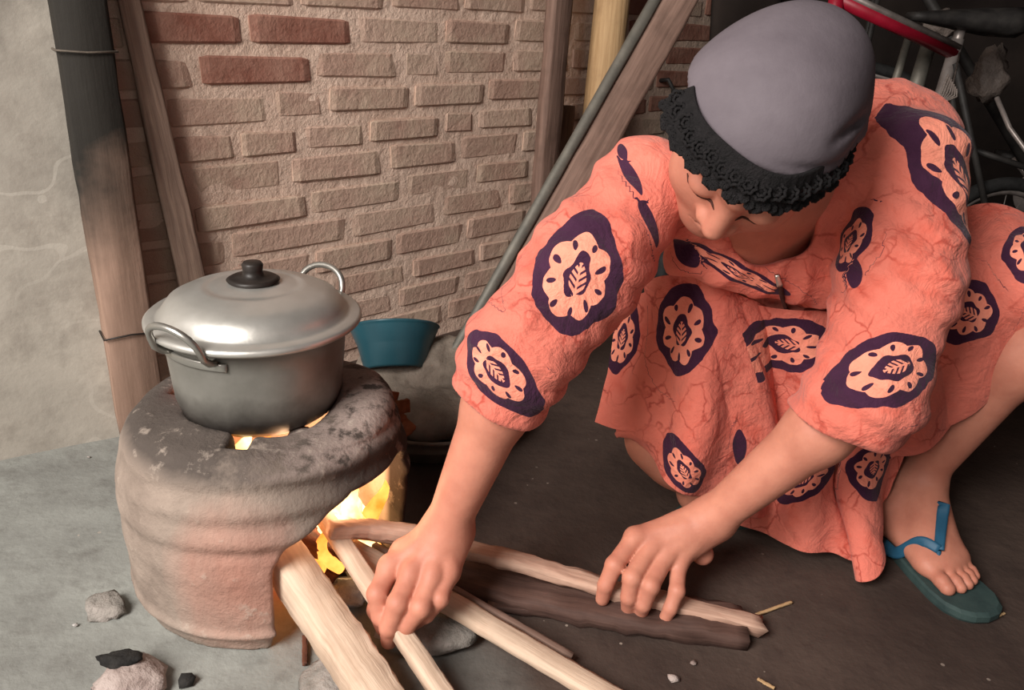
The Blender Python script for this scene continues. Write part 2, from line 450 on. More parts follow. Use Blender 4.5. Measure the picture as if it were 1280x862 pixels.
def polygonize(fn, lo, hi, h, slack=1.3):
    lo = np.asarray(lo, float); Bk = 8
    nb = np.ceil((np.asarray(hi)-lo)/(h*Bk)).astype(int); N = nb*Bk
    ci = np.stack(np.meshgrid(*[np.arange(n) for n in nb], indexing='ij'), -1).reshape(-1, 3)
    cc = (lo+(ci*Bk+Bk/2-.5)*h).astype(np.float32)
    d = np.concatenate([fn(cc[i:i+200000]) for i in range(0, len(cc), 200000)])
    G = np.repeat(np.repeat(np.repeat(np.where(d > 0, 1, -1).astype(np.float32).reshape(nb), Bk, 0), Bk, 1), Bk, 2)
    act = ci[np.abs(d) < .5*Bk*h*1.733*slack+h]
    off = np.stack(np.meshgrid(*[np.arange(Bk)]*3, indexing='ij'), -1).reshape(-1, 3)
    for s in range(0, len(act), 800):
        ij = (act[s:s+800, None, :]*Bk+off[None]).reshape(-1, 3)
        G[ij[:, 0], ij[:, 1], ij[:, 2]] = fn((lo+ij*h).astype(np.float32))
    I = (G < 0).astype(np.uint8)
    c = sum(I[a:N[0]-1+a, b:N[1]-1+b, e:N[2]-1+e] for a in (0, 1) for b in (0, 1) for e in (0, 1))
    cell = np.argwhere((c > 0) & (c < 8)); key = (cell[:, 0]*N[1]+cell[:, 1])*N[2]+cell[:, 2]
    cor = [(a, b, e) for a in (0, 1) for b in (0, 1) for e in (0, 1)]
    val = {q: G[cell[:, 0]+q[0], cell[:, 1]+q[1], cell[:, 2]+q[2]] for q in cor}
    acc = np.zeros((len(cell), 3)); cnt = np.zeros(len(cell))
    for q in cor:
        for ax in range(3):
            if q[ax] == 0:
                q2 = tuple(1 if i == ax else q[i] for i in range(3)); a, b = val[q], val[q2]
                m = (a < 0) != (b < 0); t = np.where(m, a/np.where(m, a-b, 1), 0)
                pos = np.repeat(np.array(q, float)[None], len(cell), 0); pos[:, ax] += t
                acc[m] += pos[m]; cnt[m] += 1
    vert = lo+(cell+acc/cnt[:, None])*h
    faces = []
    for ax in range(3):
        o1, o2 = (ax+1) % 3, (ax+2) % 3
        s0 = [slice(1, N[i]-1) for i in range(3)]; s1 = list(s0); s1[ax] = slice(2, N[ax])
        A = I[tuple(s0)]; C = I[tuple(s1)]
        for flag in (0, 1):
            e = np.argwhere((A == 1-flag) & (C == flag))+1
            ids = []
            for (da, db) in ((0, 0), (1, 0), (1, 1), (0, 1)):
                q = e.copy(); q[:, o1] -= da; q[:, o2] -= db
                ids.append((q[:, 0]*N[1]+q[:, 1])*N[2]+q[:, 2])
            ix = [np.searchsorted(key, k) for k in ids]
            quad = np.stack(ix, 1)
            faces.append(quad if flag == 0 else quad[:, ::-1])
    faces = np.concatenate(faces)
    # one projection step on to the exact surface
    p = vert.astype(np.float32); e = h*.5
    d0 = fn(p); gr = np.stack([fn(p+np.float32(e)*np.eye(3, dtype=np.float32)[i])-d0 for i in range(3)], 1)/e
    gl = np.maximum((gr**2).sum(1), .15)
    st = np.clip(d0/gl, -h, h)[:, None]*gr
    vert = vert-st*.8
    return vert, faces
def fbm(p, s, seed=0):
    """cheap smooth pseudo noise"""
    rs = np.random.default_rng(seed); d = np.zeros(len(p), np.float32)
    for o in range(5):
        k = rs.normal(size=3); k = k/np.linalg.norm(k)*s*(1+.6*o); d += np.sin(p@k.astype(np.float32)+rs.uniform(0, 6))/(1+.5*o)
    return d*.4
#@@SETTING
# ------------------------------------------------------------------ the setting
def grid(o, a, b, la, lb, na, nb, disp):
    o, a, b = map(lambda q: np.asarray(q, float), (o, a, b)); n = nrm(np.cross(a, b))
    s, t = np.meshgrid(np.linspace(la[0], la[1], na+1), np.linspace(lb[0], lb[1], nb+1), indexing='ij')
    pts = o+s[..., None]*a+t[..., None]*b; flat = pts.reshape(-1, 3)
    flat = flat+n*disp(flat)[:, None]
    f = [(i*(nb+1)+j, (i+1)*(nb+1)+j, (i+1)*(nb+1)+j+1, i*(nb+1)+j+1) for i in range(na) for j in range(nb)]
    return flat, f
AZ = math.radians(43.5)
WE = V(math.sin(AZ), math.cos(AZ), 0); WN = V(math.cos(AZ), -math.sin(AZ), 0); WO = V(-.67, 1.25, 0)
def Wp(s, z, d=0): return WO+WE*s+V(0, 0, z)+WN*d
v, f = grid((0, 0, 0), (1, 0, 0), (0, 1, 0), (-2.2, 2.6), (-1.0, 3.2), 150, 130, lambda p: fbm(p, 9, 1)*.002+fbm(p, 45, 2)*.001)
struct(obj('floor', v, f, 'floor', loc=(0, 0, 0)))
v, f = grid(Wp(0, 0), WE, (0, 0, 1), (-.1, 2.05), (-.02, 2.4), 220, 220, lambda p: fbm(p, 30, 3)*.0012+fbm(p, 90, 4)*.0008)
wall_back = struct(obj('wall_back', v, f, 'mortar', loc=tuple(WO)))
# left wall, plastered; its foot runs from the post to the left edge of the frame
LA = F(150, 546); LB = F(-10, 578); LD = nrm(LB-LA)
v, f = grid(LA-LD*.02, LD, (0, 0, 1), (0, 1.9), (-.02, 2.4), 120, 150, lambda p: fbm(p, 12, 5)*.004)
struct(obj('wall_left', v, f, 'plaster', loc=tuple(LA)))
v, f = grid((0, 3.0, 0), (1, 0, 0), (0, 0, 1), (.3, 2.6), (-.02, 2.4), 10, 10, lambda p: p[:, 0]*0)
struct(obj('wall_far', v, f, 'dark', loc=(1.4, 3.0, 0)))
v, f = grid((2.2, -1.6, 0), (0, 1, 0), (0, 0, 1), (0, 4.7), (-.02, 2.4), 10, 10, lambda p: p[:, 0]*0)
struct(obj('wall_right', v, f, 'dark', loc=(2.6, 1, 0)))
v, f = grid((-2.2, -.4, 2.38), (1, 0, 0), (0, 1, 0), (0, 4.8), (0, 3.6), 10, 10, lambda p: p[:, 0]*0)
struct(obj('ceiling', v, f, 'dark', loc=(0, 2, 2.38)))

# bricks: a few shared meshes, unit sized, scaled per brick
def brick_mesh(k, mat):
    bm = bmesh.new(); bmesh.ops.create_cube(bm, size=1)
    rs = np.random.default_rng(50+k)
    for q in bm.verts: q.co += Vector((rs.uniform(-.02, .02), rs.uniform(-.05, .05), rs.uniform(-.05, .05)))
    bmesh.ops.bevel(bm, geom=[e for e in bm.edges if all(w.co.y > 0 for w in e.verts) or abs(e.verts[0].co.y-e.verts[1].co.y) > .5], offset=.07, segments=1, affect='EDGES')
    me = bpy.data.meshes.new('brick'); bm.to_mesh(me); bm.free(); me.materials.append(MT[mat]); return me
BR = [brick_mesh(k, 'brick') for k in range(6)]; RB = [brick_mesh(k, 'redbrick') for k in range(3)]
Wrot = Matrix(((WE[0], WN[0], 0), (WE[1], WN[1], 0), (WE[2], WN[2], 1))).to_4x4()
def brick(s0, s1, z0, z1, red=False, proud=.007):
    me = (RB if red else BR)[random.randrange(3 if red else 6)]
    o = bpy.data.objects.new('brick', me); col.objects.link(o); o.parent = wall_back
    c = Wp((s0+s1)/2, (z0+z1)/2, proud-.02)-WO
    tilt = Matrix.Rotation(random.uniform(-.008, .008), 4, 'Y')
    o.matrix_local = Matrix.Translation(Vector(c)) @ Wrot @ tilt @ Matrix.Diagonal((s1-s0, .04+random.uniform(-.004, .003), z1-z0, 1))
known = {0: [(.0, .066), (.088, .257, 1), (.277, .478, 1), (.50, .70), (.72, .90)],
         1: [(-.04, .165), (.184, .389, 1), (.405, .59), (.61, .70), (.72, .90)],
         2: [(-.08, .10), (.118, .30), (.32, .415), (.435, .62), (.64, .83)],
         3: [(-.06, .115), (.128, .231, 1), (.248, .355), (.376, .507), (.527, .70), (.72, .80)],
         4: [(-.02, .14), (.155, .325), (.345, .55), (.575, .75), (.77, .95)],
         5: [(-.07, .13), (.152, .367), (.388, .60), (.618, .80), (.82, .99)],
         6: [(.0, .20), (.22, .46), (.478, .70), (.72, .91)]}
for k in range(-18, 11):
    zb = .642-.0622*k
    if zb < .004: break
    if zb > 1.25: continue
    hgt = .0445+random.uniform(-.004, .004); sl = .024
    lst = [tuple(q) for q in known.get(k, [])]
    s = lst[-1][1]+.02 if lst else -.09+(k % 2)*.08+random.uniform(-.02, .02)
    while s < 1.98:
        L = random.choice([.19, .185, .2, .175, .10]); lst.append((s, min(s+L, 2.03))); s += L+random.uniform(.014, .022)
    for q in lst:
        if q[1]-q[0] < .03: continue
        zz = zb+sl*(q[0]+q[1])/2-.004+random.uniform(-.003, .003)
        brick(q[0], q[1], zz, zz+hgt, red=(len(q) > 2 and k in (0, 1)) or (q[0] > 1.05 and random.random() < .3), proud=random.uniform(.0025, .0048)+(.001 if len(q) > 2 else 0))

# ------------------------------------------------------------------ post and leaning timbers
pl = F(150, 548); pr = F(206, 536); wdir = nrm(pr-pl); ww = np.linalg.norm(pr-pl)
t = thing('corner_post', 'square wooden corner post, soot black above and pale brown below, behind the stove', 'post', (pl+pr)/2)
b = B(); c0 = (pl+pr)/2
lean = V(-.012, 0, 0)
v, f, g = beam([c0+V(0, 0, -.005), c0+V(-.012, 0, .7), c0+V(-.01, 0, 1.6)], ww, .075, up=np.cross(wdir, V(0, 0, 1)), jit=.0018, nseg=30, seed=3, bev=.12)
b.add(v, f, g).make('shaft', 'post', t)
def band(z, tl, r=.0016):
    a = wdir*(ww/2+.003); q = nrm(np.cross(wdir, V(0, 0, 1))); q = q if q[1] < 0 else -q
    h = .041; cc = c0+V(-.012*min(z/.7, 1), 0, z)
    loop = [cc-a-q*h, cc-a+q*h, cc+V(0, 0, tl)+q*(h+.001), cc+a+q*h, cc+a-q*h]
    return tube(loop, r, 6)
zz = F(110, 62)
qz = [z for z in np.linspace(.2, 1.4, 400)]
def postz(vpx):   # height on the post front seen at image row vpx
    best = min(qz, key=lambda z: abs((431-1000*((c0+V(-.01, -.04, z)-EYE)@UP)/((c0+V(-.01, -.04, z)-EYE)@FWD))-vpx)); return best
v, f = band(postz(64), -.002); B().add(v, f).make('string', 'panmetal', t, label='thin pale string tied round the black upper part')
v, f = band(postz(440), .003); B().add(v, f).make('cord', 'knob', t, label='dark cord tied round the brown lower part')

def timber(name, label, cat, a, b_, w, h, up, mat, seed, jit=.002, **k):
    B_ = B(); v, f, g = beam([a, b_], w, h, up=up, jit=jit, seed=seed, **k); o = B_.add(v, f, g).make(name, mat)
    return tag(o, label, cat)
# thin board between post and bricks
timber('leaning_board', 'narrow pale brown board leaning on the bricks right of the corner post', 'board',
       Wp(.15, .03, .028), Wp(.045, .96, .020), .052, .012, WN, 'wood_board', 11, .0016, taper=(1.1, .45))
timber('leaning_plank', 'dull brown plank leaning upright on the brick wall, left of the pale bamboo', 'plank',
       Wp(.935, 0.0, .10), Wp(1.03, 1.02, .035), .060, .03, WN, 'wood_brown', 12, .0015)
v, f = tube([Wp(1.15, 0, .075), Wp(1.175, .5, .06), Wp(1.195, 1.05, .055)], [.045, .043, .042], 14)
tag(B().add(v, f, [((p@V(0, 0, 1)), p[0], p[1]) for p in v]).make('bamboo_pole', 'wood_bamboo'), 'pale yellow bamboo pole standing against the wall behind the sloping beam', 'pole')
timber('short_brown_offcut', 'short dark reddish board end between the brown plank and the bamboo pole', 'board',
       Wp(1.06, 0.0, .03), Wp(1.085, .52, .026), .055, .02, WN, 'wood_dark', 13)

# sloping beam with grey metal angle along its upper edge
BA = P(556, 470, 1.50); BB = P(857, -60, 1.56)
bd = nrm(BB-BA); bn = nrm(np.cross(bd, np.cross(V(0, -1, .25), bd))); bs = np.cross(bd, bn)
bs = bs if bs[0] > 0 else -bs
t = thing('sloping_beam', 'long brown beam sloping across the bricks with a grey metal angle along its edge', 'beam', (BA[0], BA[1], 0))
v, f, g = beam([BA+bs*.036-bd*.02, BB+bs*.036+bd*.12], .066, .034, up=bn, jit=.0015, nseg=30, seed=14); B().add(v, f, g).make('timber', 'wood_brown', t)
v, f, g = beam([BA-bs*.006-bd*.02+bn*.006, BB-bs*.006+bd*.12+bn*.006], .022, .040, up=bn, jit=.0006, nseg=24, seed=15, bev=.3); B().add(v, f, g).make('metal_angle', 'tube_grey', t, label='grey metal angle')
# hook on the wall
h0 = Wp(1.50, .56, .0); hk = [Wp(1.50, .57, .0), Wp(1.50, .575, .03), Wp(1.515, .55, .04), Wp(1.525, .50, .035), Wp(1.53, .45, .012)]
v, f = tube(hk, .006, 8); tag(B().add(v, f).make('wall_hook', 'bike_dark'), 'dark bent iron hook in the bricks beside the scarfed head', 'hook')

# ------------------------------------------------------------------ stove
SC = V(-.31, .906, 0)
def stove_sdf(p):
    q = p-SC.astype(np.float32); r = np.hypot(q[:, 0], q[:, 1]); z = q[:, 2]; a = np.arctan2(q[:, 1], q[:, 0])
    R = np.interp(z, [0, .018, .045, .11, .17, .205, .24, .275], [.168, .174, .177, .181, .180, .172, .163, .155]).astype(np.float32)
    ridge = np.clip(.5+.5*np.cos(a+.6),.25,1)*.0030*np.sin((z+.006*np.sin(a*2+1))*2*math.pi/.036)*((z > .125) & (z < .24))*np.clip((z-.125)/.02, 0, 1)
    lip = .005*np.exp(-((z-.03-.004*np.sin(a))/.006)**2)
    wob = fbm(p, 16, 8)*.003+fbm(p, 60, 9)*.0016
    top = .250+.007*np.sin(a*3+.5)+.006*fbm(p, 22, 12)+.010*np.clip(np.cos(a-.5), 0, 1)
    d = r-(R+ridge+lip+wob)
    # rounded top edge
    d = smax(d, (z-top), .028); d = np.maximum(d, -z)
    inner = smax(np.maximum(r-.118, z-.2), .03-z, .03)
    hole = r-.0915-.0015*np.sin(a*5)
    d = smax(d, -inner, .012); d = smax(d, -np.maximum(hole, .1-z), .012)
    # flame gap at the front and a narrow one at the left
    for (ang, w, dz) in ((-1.52, .011, .006), (2.95, .016, .010)):
        c = V(math.cos(ang), math.sin(ang), 0); u = q@c.astype(np.float32); s = q@V(-c[1], c[0], 0).astype(np.float32)
        g = np.maximum(np.maximum(np.abs(s)-w*(1+(z-.25)*6), .222+dz-z), np.abs(u-.09)-.035)
        d = smax(d, -g, .008)
    # fire mouth, facing right front
    ang = -.72; c = V(math.cos(ang), math.sin(ang), 0); u = q@c.astype(np.float32); s = q@V(-c[1], c[0], 0).astype(np.float32)
    hh = np.minimum(.190, .182+.55*(s+.01))
    prof = np.maximum(np.abs(s-.015)-.105, z-hh); prof = smax(np.abs(s-.018)-.108, z-hh, .035)
    g = np.maximum(prof, -u+.02)
    d = smax(d, -g, .010)
    return d
v, f = polygonize(stove_sdf, SC+V(-.21, -.21, -.01), SC+V(.21, .21, .3), .0035)
stove = thing('clay_stove', 'round grey clay wood stove with ribbed sides and a burning fire mouth', 'stove', SC)
obj('stove_body', v, f, 'stove', stove)
for i, a in enumerate((.9, 2.25, 4.05, 5.5)):
    c = SC+V(.090*math.cos(a), .090*math.sin(a), .238); v, f = rock(c, (.016, .014, .010), 30+i)
    obj('pot_rest', v, f, 'stove', stove)

# fire
def flame(base, h, w, lean, seed):
    rs = np.random.default_rng(seed); n = 9; path = []
    for i in range(n):
        k = i/(n-1); path.append(np.asarray(base)+V(*lean)*k*k+V(.012*math.sin(k*5+seed), .008*math.cos(k*4+seed), h*k))
    rr = [w*(.55+.6*math.sin(min(k*2.2, math.pi/2)))*(1-k)**.7+.0008 for k in np.linspace(0, 1, n)]
    v, f = tube(path, rr, 10); return v, f
fire = thing('stove_fire', 'orange and yellow flames burning in the mouth of the clay stove', 'fire', SC+V(.03, -.02, .03))
for i, (x, y, z, h, w, l, m) in enumerate([
    (.07, -.02, .035, .13, .030, (.0, .0, 0), 'flame'), (.10, .02, .04, .11, .028, (-.02, 0, 0), 'flame'), (.03, -.05, .035, .10, .026, (.02, 0, 0), 'flame2'),
    (.02, -.06, .03, .085, .022, (.01, .01, 0), 'flame2'), (.105, -.025, .05, .085, .020, (.0, .0, 0), 'flame'), (.05, -.085, .055, .06, .011, (0, 0, 0), 'flame2'), (.075, -.10, .05, .05, .010, (.01, 0, 0), 'flame2'),
    (.0, .03, .04, .15, .03, (0, 0, 0), 'flame2'), (.005, -.075, .16, .085, .020, (0, -.012, 0), 'flame'), (-.06, .0, .06, .15, .02, (-.03, .01, 0), 'flame2')]):
    v, f = flame(SC+V(x, y, z), h, w, l, i); obj('flame', v, f, m, fire)
for i, (x, y, z, h, w, l, m) in enumerate([(.125, -.035, .05, .10, .022, (.0, .01, 0), 'flame'), (.10, -.075, .055, .06, .011, (-.01, 0, 0), 'flame2'), 
    (.145, -.02, .05, .10, .016, (0, 0, 0), 'flame2'), (.055, -.09, .075, .07, .014, (.0, .0, 0), 'flame2'), (.03, -.10, .065, .06, .012, (.01, .0, 0), 'flame2')]):
    v, f = flame(SC+V(x, y, z), h, w, l, i+20); obj('flame', v, f, m, fire)
for i in range(7):
    a = i*.9; v, f = rock(SC+V(.02+.06*math.cos(a), .0+.06*math.sin(a), .03), (.022, .02, .014), 60+i)
    obj('ember', v, f, 'ember' if i % 2 else 'coal', fire)
v, f = rock(SC+V(-.106, .010, .256), (.007, .017, .008), 66); obj('ember', v, f, 'ember', fire)
for loc, e, s in ((SC+V(.07, -.03, .11), 2.4, .03), (SC+V(.02, .0, .20), .4, .02), (SC+V(.10, -.05, .13), .55, .02)):
    l = bpy.data.lights.new('fire_glow', 'POINT'); l.energy = e; l.color = (1, .60, .34); l.shadow_soft_size = s
    o = bpy.data.objects.new('fire_glow', l); col.objects.link(o); o.location = loc

# ------------------------------------------------------------------ pot
PZ = .231
PC = V(-.313, .905, PZ)
pot = thing('cooking_pot', 'lidded aluminium cooking pot with sooty base standing on the clay stove', 'pot', PC)
v, f = lathe([(.0, .0), (.05, .001), (.078, .007), (.094, .02), (.1005, .04), (.103, .07), (.1055, .10), (.107, .127), (.118, .129), (.1205, .131), (.118, .133), (.105, .133), (.103, .1), (.1, .04), (.0, .03)], PC, 64)
obj('pot_body', v, f, 'pot', pot)
lid = obj('lid', *lathe([(.112, .116), (.1235, .117), (.1265, .120), (.1265, .1235), (.123, .1265), (.114, .127), (.109, .129), (.1055, .136), (.098, .146), (.082, .154), (.062, .159), (.056, .1605), (.054, .1595), (.048, .1610), (.03, .164), (.0, .166)], PC+V(0, 0, .012), 72), 'lid', pot)
obj('knob', *lathe([(.0, .163), (.029, .1645), (.031, .167), (.026, .170), (.013, .171), (.0115, .178), (.0125, .185), (.0105, .188), (.0, .1885)], PC+V(0, 0, .012), 36), 'knob', lid)
def handle(ang, name='handle'):
    c = V(math.cos(ang), math.sin(ang), 0); s = V(-c[1], c[0], 0); path = []
    path.append(PC+c*.104+s*.034+V(0, 0, .116)); path.append(PC+c*.112+s*.034+V(0, 0, .118))
    for k in np.linspace(0, 1, 15):
        a = math.pi*k; path.append(PC+c*(.121+.016*math.sin(a)**.8)+s*(.036*math.cos(a))+V(0, 0, .126+.036*math.sin(a)**.7))
    path.append(PC+c*.112-s*.034+V(0, 0, .118)); path.append(PC+c*.104-s*.034+V(0, 0, .116))
    h = obj(name, *tube(path, .0042, 10), 'handle', pot)
    pts = [PC+c*.1075+s*q+V(0, 0, .110)+c*(-(q*q)/.22) for q in np.linspace(-.045, .045, 9)]
    B_ = B(); B_.add(*beam(pts, .010, .004, up=c, nseg=10, jit=0, bev=.3)); B_.make('handle_bracket', 'handle', h)
handle(math.radians(246)); handle(math.radians(66))

# ------------------------------------------------------------------ behind the stove
t = thing('ash_basin', 'wide sooty metal basin heaped with ash and rags behind the stove', 'basin', F(545, 560, 0)*[1, 1, 0]+V(.02, .03, 0))
ac = F(535, 560, 0)*[1, 1, 0]+V(-.0, .05, 0)
obj('pan', *lathe([(0, .006), (.10, .006), (.125, .014), (.132, .030), (.143, .040), (.146, .044), (.143, .048), (.150, .060), (.158, .066), (.161, .070), (.157, .073), (.150, .068), (.130, .03), (.0, .02)], ac, 56), 'panmetal', t)
def heap(p):
    q = p-ac.astype(np.float32)
    d = ellip(q, V(.0, .03, .055), V(.145, .13, .05)); d = smin(d, ellip(q, V(-.05, .09, .09), V(.10, .07, .045)), .04)
    d = smin(d, ellip(q, V(.06, .09, .10), V(.09, .06, .05)), .03)
    return smax(d+fbm(p, 26, 20)*.010+np.abs(fbm(p, 60, 21))*.006, .03-q[:, 2], .01)
v, f = polygonize(heap, ac+V(-.19, -.16, 0), ac+V(.19, .22, .19), .005)
obj('rag_heap', v, f, 'cloth', t, label='crumpled grey rags and ash')
rs = random.Random(4)
for i, (hu, hv, lb) in enumerate(((484, 496, 'topmost curled brown husk on the rags beside the stove rim'), (499, 508, 'curled brown husk right of the topmost one on the rags'),
        (493, 522, 'broad brown husk in the middle of the rags beside the stove'), (505, 537, 'lowest reddish brown husk on the rags at the edge of the metal basin'))):
    c = P(hu, hv, 1.265); a_ = rs.uniform(-.5, .9); dx = RIGHT*math.cos(a_)*.017+UP*math.sin(a_)*.017
    v, f, g = beam([c-dx, c-FWD*.006, c+dx], .022, .004, up=-FWD+UP*rs.uniform(-.3, .5), nseg=8, seed=i, jit=.002)
    tag(B().add(v, f, g).make('dry_husk', 'husk'), lb, 'husk', 'brown dry husks on the rags')
# blue basin, tilted back
bc = P(494, 462, 1.47); ax = nrm(V(-.10, .52, .85)); e1 = nrm(np.cross(ax, V(0, 1, 0))); e2 = np.cross(ax, e1); A = np.stack([e1, e2, ax], 1)
v, f = lathe([(0, .004), (.050, .002), (.055, .0), (.057, .004), (.067, .040), (.068, .044), (.080, .072), (.081, .076), (.084, .078), (.082, .0805), (.078, .078), (.064, .04), (.052, .008), (0, .008)], bc, 56, A)
tag(obj('blue_basin', v, f, 'basin'), 'small teal blue plastic basin tilted against the foot of the brick wall', 'basin')
# low sill the basins sit on
v, f = rock(V(bc[0]+.03, bc[1]+.05, .03), (.17, .12, .09), 5, .2, 3)
tag(obj('rubble_heap', v, f, 'cloth'), 'low dusty rubble heap at the foot of the bricks under the blue basin', 'rubble')

# ------------------------------------------------------------------ firewood
def wood(name, label, pts, w, h, mat, seed, up=(0, 0, 1), cat='firewood', jit=.0016, **k):
    v, f, g = beam(pts, w, h, up=up, jit=jit if w > .01 else .0004, seed=seed, **k)
    return tag(B().add(v, f, g).make(name, mat), label, cat)
wood('split_log', 'thick pale split log leaning out of the stove mouth, nearest the camera', [F(351, 692, .105), F(400, 765, .066), F(512, 930, .016)], .043, .046, 'wood_pale', 21, jit=.0012, nseg=34, rough_end=.004, bev=.12)
wood('held_stick', 'pale stick gripped in her right hand, its tip in the fire', [F(402, 640, .125), F(470, 744, .085), F(506, 797, .055), F(575, 900, .016)], .021, .017, 'wood_pale', 22, jit=.0008, nseg=30)
wood('long_stick', 'long pale split stick under her left hand, reaching into the fire', [F(408, 654, .115), F(500, 668, .085), F(585, 688, .062), F(640, 699, .052), F(760, 735, .032), F(952, 783, .012)], .026, .016, 'wood_pink', 23, jit=.002, nseg=40, rough_end=.006)
wood('grooved_stick', 'straight pale grooved stick running from the fire to the bottom right', [F(428, 680, .085), F(560, 752, .045), F(700, 835, .018), F(800, 893, .012)], .030, .016, 'wood_pale', 24, jit=.0007, nseg=30, bev=.35)
wood('grooved_stick_strip', 'dark narrow strip of wood lying along the upper side of the grooved stick', [F(440, 668, .075), F(575, 742, .040), F(715, 822, .014)], .008, .012, 'wood_brown', 25, jit=.001)
wood('fire_stick', 'short brown stick burning on top in the stove mouth', [F(412, 662, .13), F(460, 660, .115), F(522, 668, .10)], .020, .018, 'wood_pink', 26, jit=.001)
wood('charred_stick', 'charred stick lying low inside the stove mouth', [F(372, 668, .10), F(400, 690, .075), F(450, 700, .05)], .028, .026, 'wood_char', 27, jit=.003)
wood('charred_stick', 'blackened stick end beside the thick split log in the fire', [F(385, 655, .10), F(372, 690, .07), F(420, 720, .035)], .022, .02, 'wood_char', 28, jit=.003)
wood('bark_slab', 'wide dark brown slab of wood lying under the long stick', [F(520, 700, .015), F(640, 735, .013), F(800, 765, .012), F(930, 783, .008)], .068, .022, 'wood_dark', 29, jit=.003, nseg=30)
wood('thin_dark_board', 'thin dark board edge on the floor below the brown slab', [F(610, 752, .006), F(760, 765, .006), F(890, 778, .005)], .030, .010, 'wood_dark', 30, jit=.0015)
v, f = rock(F(417, 742, .016), (.046, .030, .016), 71, .6, 3); tag(obj('ash_lump', v, f, 'ash'), 'white ash lump on the floor in front of the stove mouth', 'ash')
v, f = rock(F(400, 712, .012), (.035, .028, .013), 73, .6, 3); tag(obj('ember_bed', v, f, 'coal'), 'dark bed of burnt charcoal just inside the stove mouth', 'charcoal')
for nm, lab, ct, px_, sz, sd, mt in (
    ('stone', 'flat grey stone on the floor left of the stove foot', 'stone', (130, 757, .008), (.030, .028, .012), 81, 'stone'),
    ('brick_fragment', 'pale pinkish brick fragment at the bottom left below the stove', 'stone', (160, 846, .012), (.047, .036, .018), 82, 'brickbit'),
    ('charcoal_lump', 'small black charcoal lump right of the pale brick fragment', 'charcoal', (233, 848, .005), (.013, .014, .008), 83, 'coal'),
    ('stone_slab', 'grey stone slab lying under the grooved stick below her right hand', 'stone', (535, 792, .012), (.062, .032, .018), 84, 'stone'),
    ('stone', 'grey stone half hidden under the held stick at the bottom edge', 'stone', (420, 850, .008), (.06, .035, .012), 85, 'stone'),
    ('stone_chip', 'small pale chip on the dark floor below the long stick', 'stone', (842, 847, .003), (.011, .007, .004), 86, 'brickbit'),
    ('stone_chip', 'tiny pale chip on the dark floor near the lower centre', 'stone', (867, 828, .002), (.006, .005, .003), 87, 'brickbit'),
    ('stone_chip', 'tiny white chip on the grey floor left of the flat grey stone', 'stone', (94, 781, .002), (.004, .003, .003), 88, 'ash'),
    ('stone_chip', 'tiny white chip on the floor near the foot of the plaster wall', 'stone', (111, 571, .002), (.004, .003, .003), 89, 'ash')):
    v, f = rock(F(*px_), sz, sd, .5, 3 if sz[0] > .02 else 1); tag(obj(nm, v, f, mt), lab, ct)
v, f = rock(F(150, 822, .030), (.024, .014, .007), 91, .8, 3); tag(obj('charcoal_lump', v, f, 'coal'), 'flat black crust of charcoal on top of the pale brick fragment', 'charcoal')
wood('dark_twig', 'short black twig standing against the floor beside the thick log', [F(381, 830, .003), F(381, 795, .006)], .006, .005, 'wood_char', 33)
wood('straw', 'dry straw on the floor beyond the tip of the long stick', [F(945, 768, .004), F(990, 752, .004)], .004, .003, 'wood_bamboo', 34)
wood('straw', 'thin pale straw on the floor in front of the sandal', [F(1243, 772, .003), F(1256, 766, .003)], .003, .002, 'wood_bamboo', 35)
wood('straw', 'thin pale splinter at the bottom right of the dark floor', [F(947, 848, .003), F(968, 860, .003)], .004, .002, 'wood_bamboo', 36)

# ------------------------------------------------------------------ bicycles behind her
def wheel(parent, c, r, n, mat_rim, spokes=20, tr=.016):
    n = nrm(n); e1 = nrm(np.cross(n, V(0, 0, 1))); e2 = np.cross(n, e1)
    ring = lambda rad: [c+rad*(math.cos(a)*e1+math.sin(a)*e2) for a in np.linspace(0, 2*math.pi, 49)[:-1]]
    def closed(rad, tr, seg):
        ps = ring(rad); v = []; f = []
        for i, p in enumerate(ps):
            ra = nrm(p-c)
            for j in range(seg):
                a = 2*math.pi*j/seg; v.append(p+tr*(math.cos(a)*ra+math.sin(a)*n))
        m = len(ps)
        for i in range(m):
            for j in range(seg):
                f.append((i*seg+j, ((i+1) % m)*seg+j, ((i+1) % m)*seg+(j+1) % seg, i*seg+(j+1) % seg))
        return v, f
    w = obj('wheel', *closed(r, tr, 10), 'tyre', parent)
    obj('rim', *closed(r-tr*1.1, tr*.5, 8), mat_rim, w)
    b = B()
    for i in range(spokes):
        a = 2*math.pi*i/spokes; q = c+(r-tr*1.2)*(math.cos(a)*e1+math.sin(a)*e2); h = c+n*(.022 if i % 2 else -.022)+.012*(math.cos(a+1.2)*e1+math.sin(a+1.2)*e2)
        b.add(*tube([h, q], .0011, 5))
    b.make('spokes', 'bike_silver', w)
    obj('hub', *tube([c-n*.035, c+n*.035], .014, 12), 'bike_dark', w)
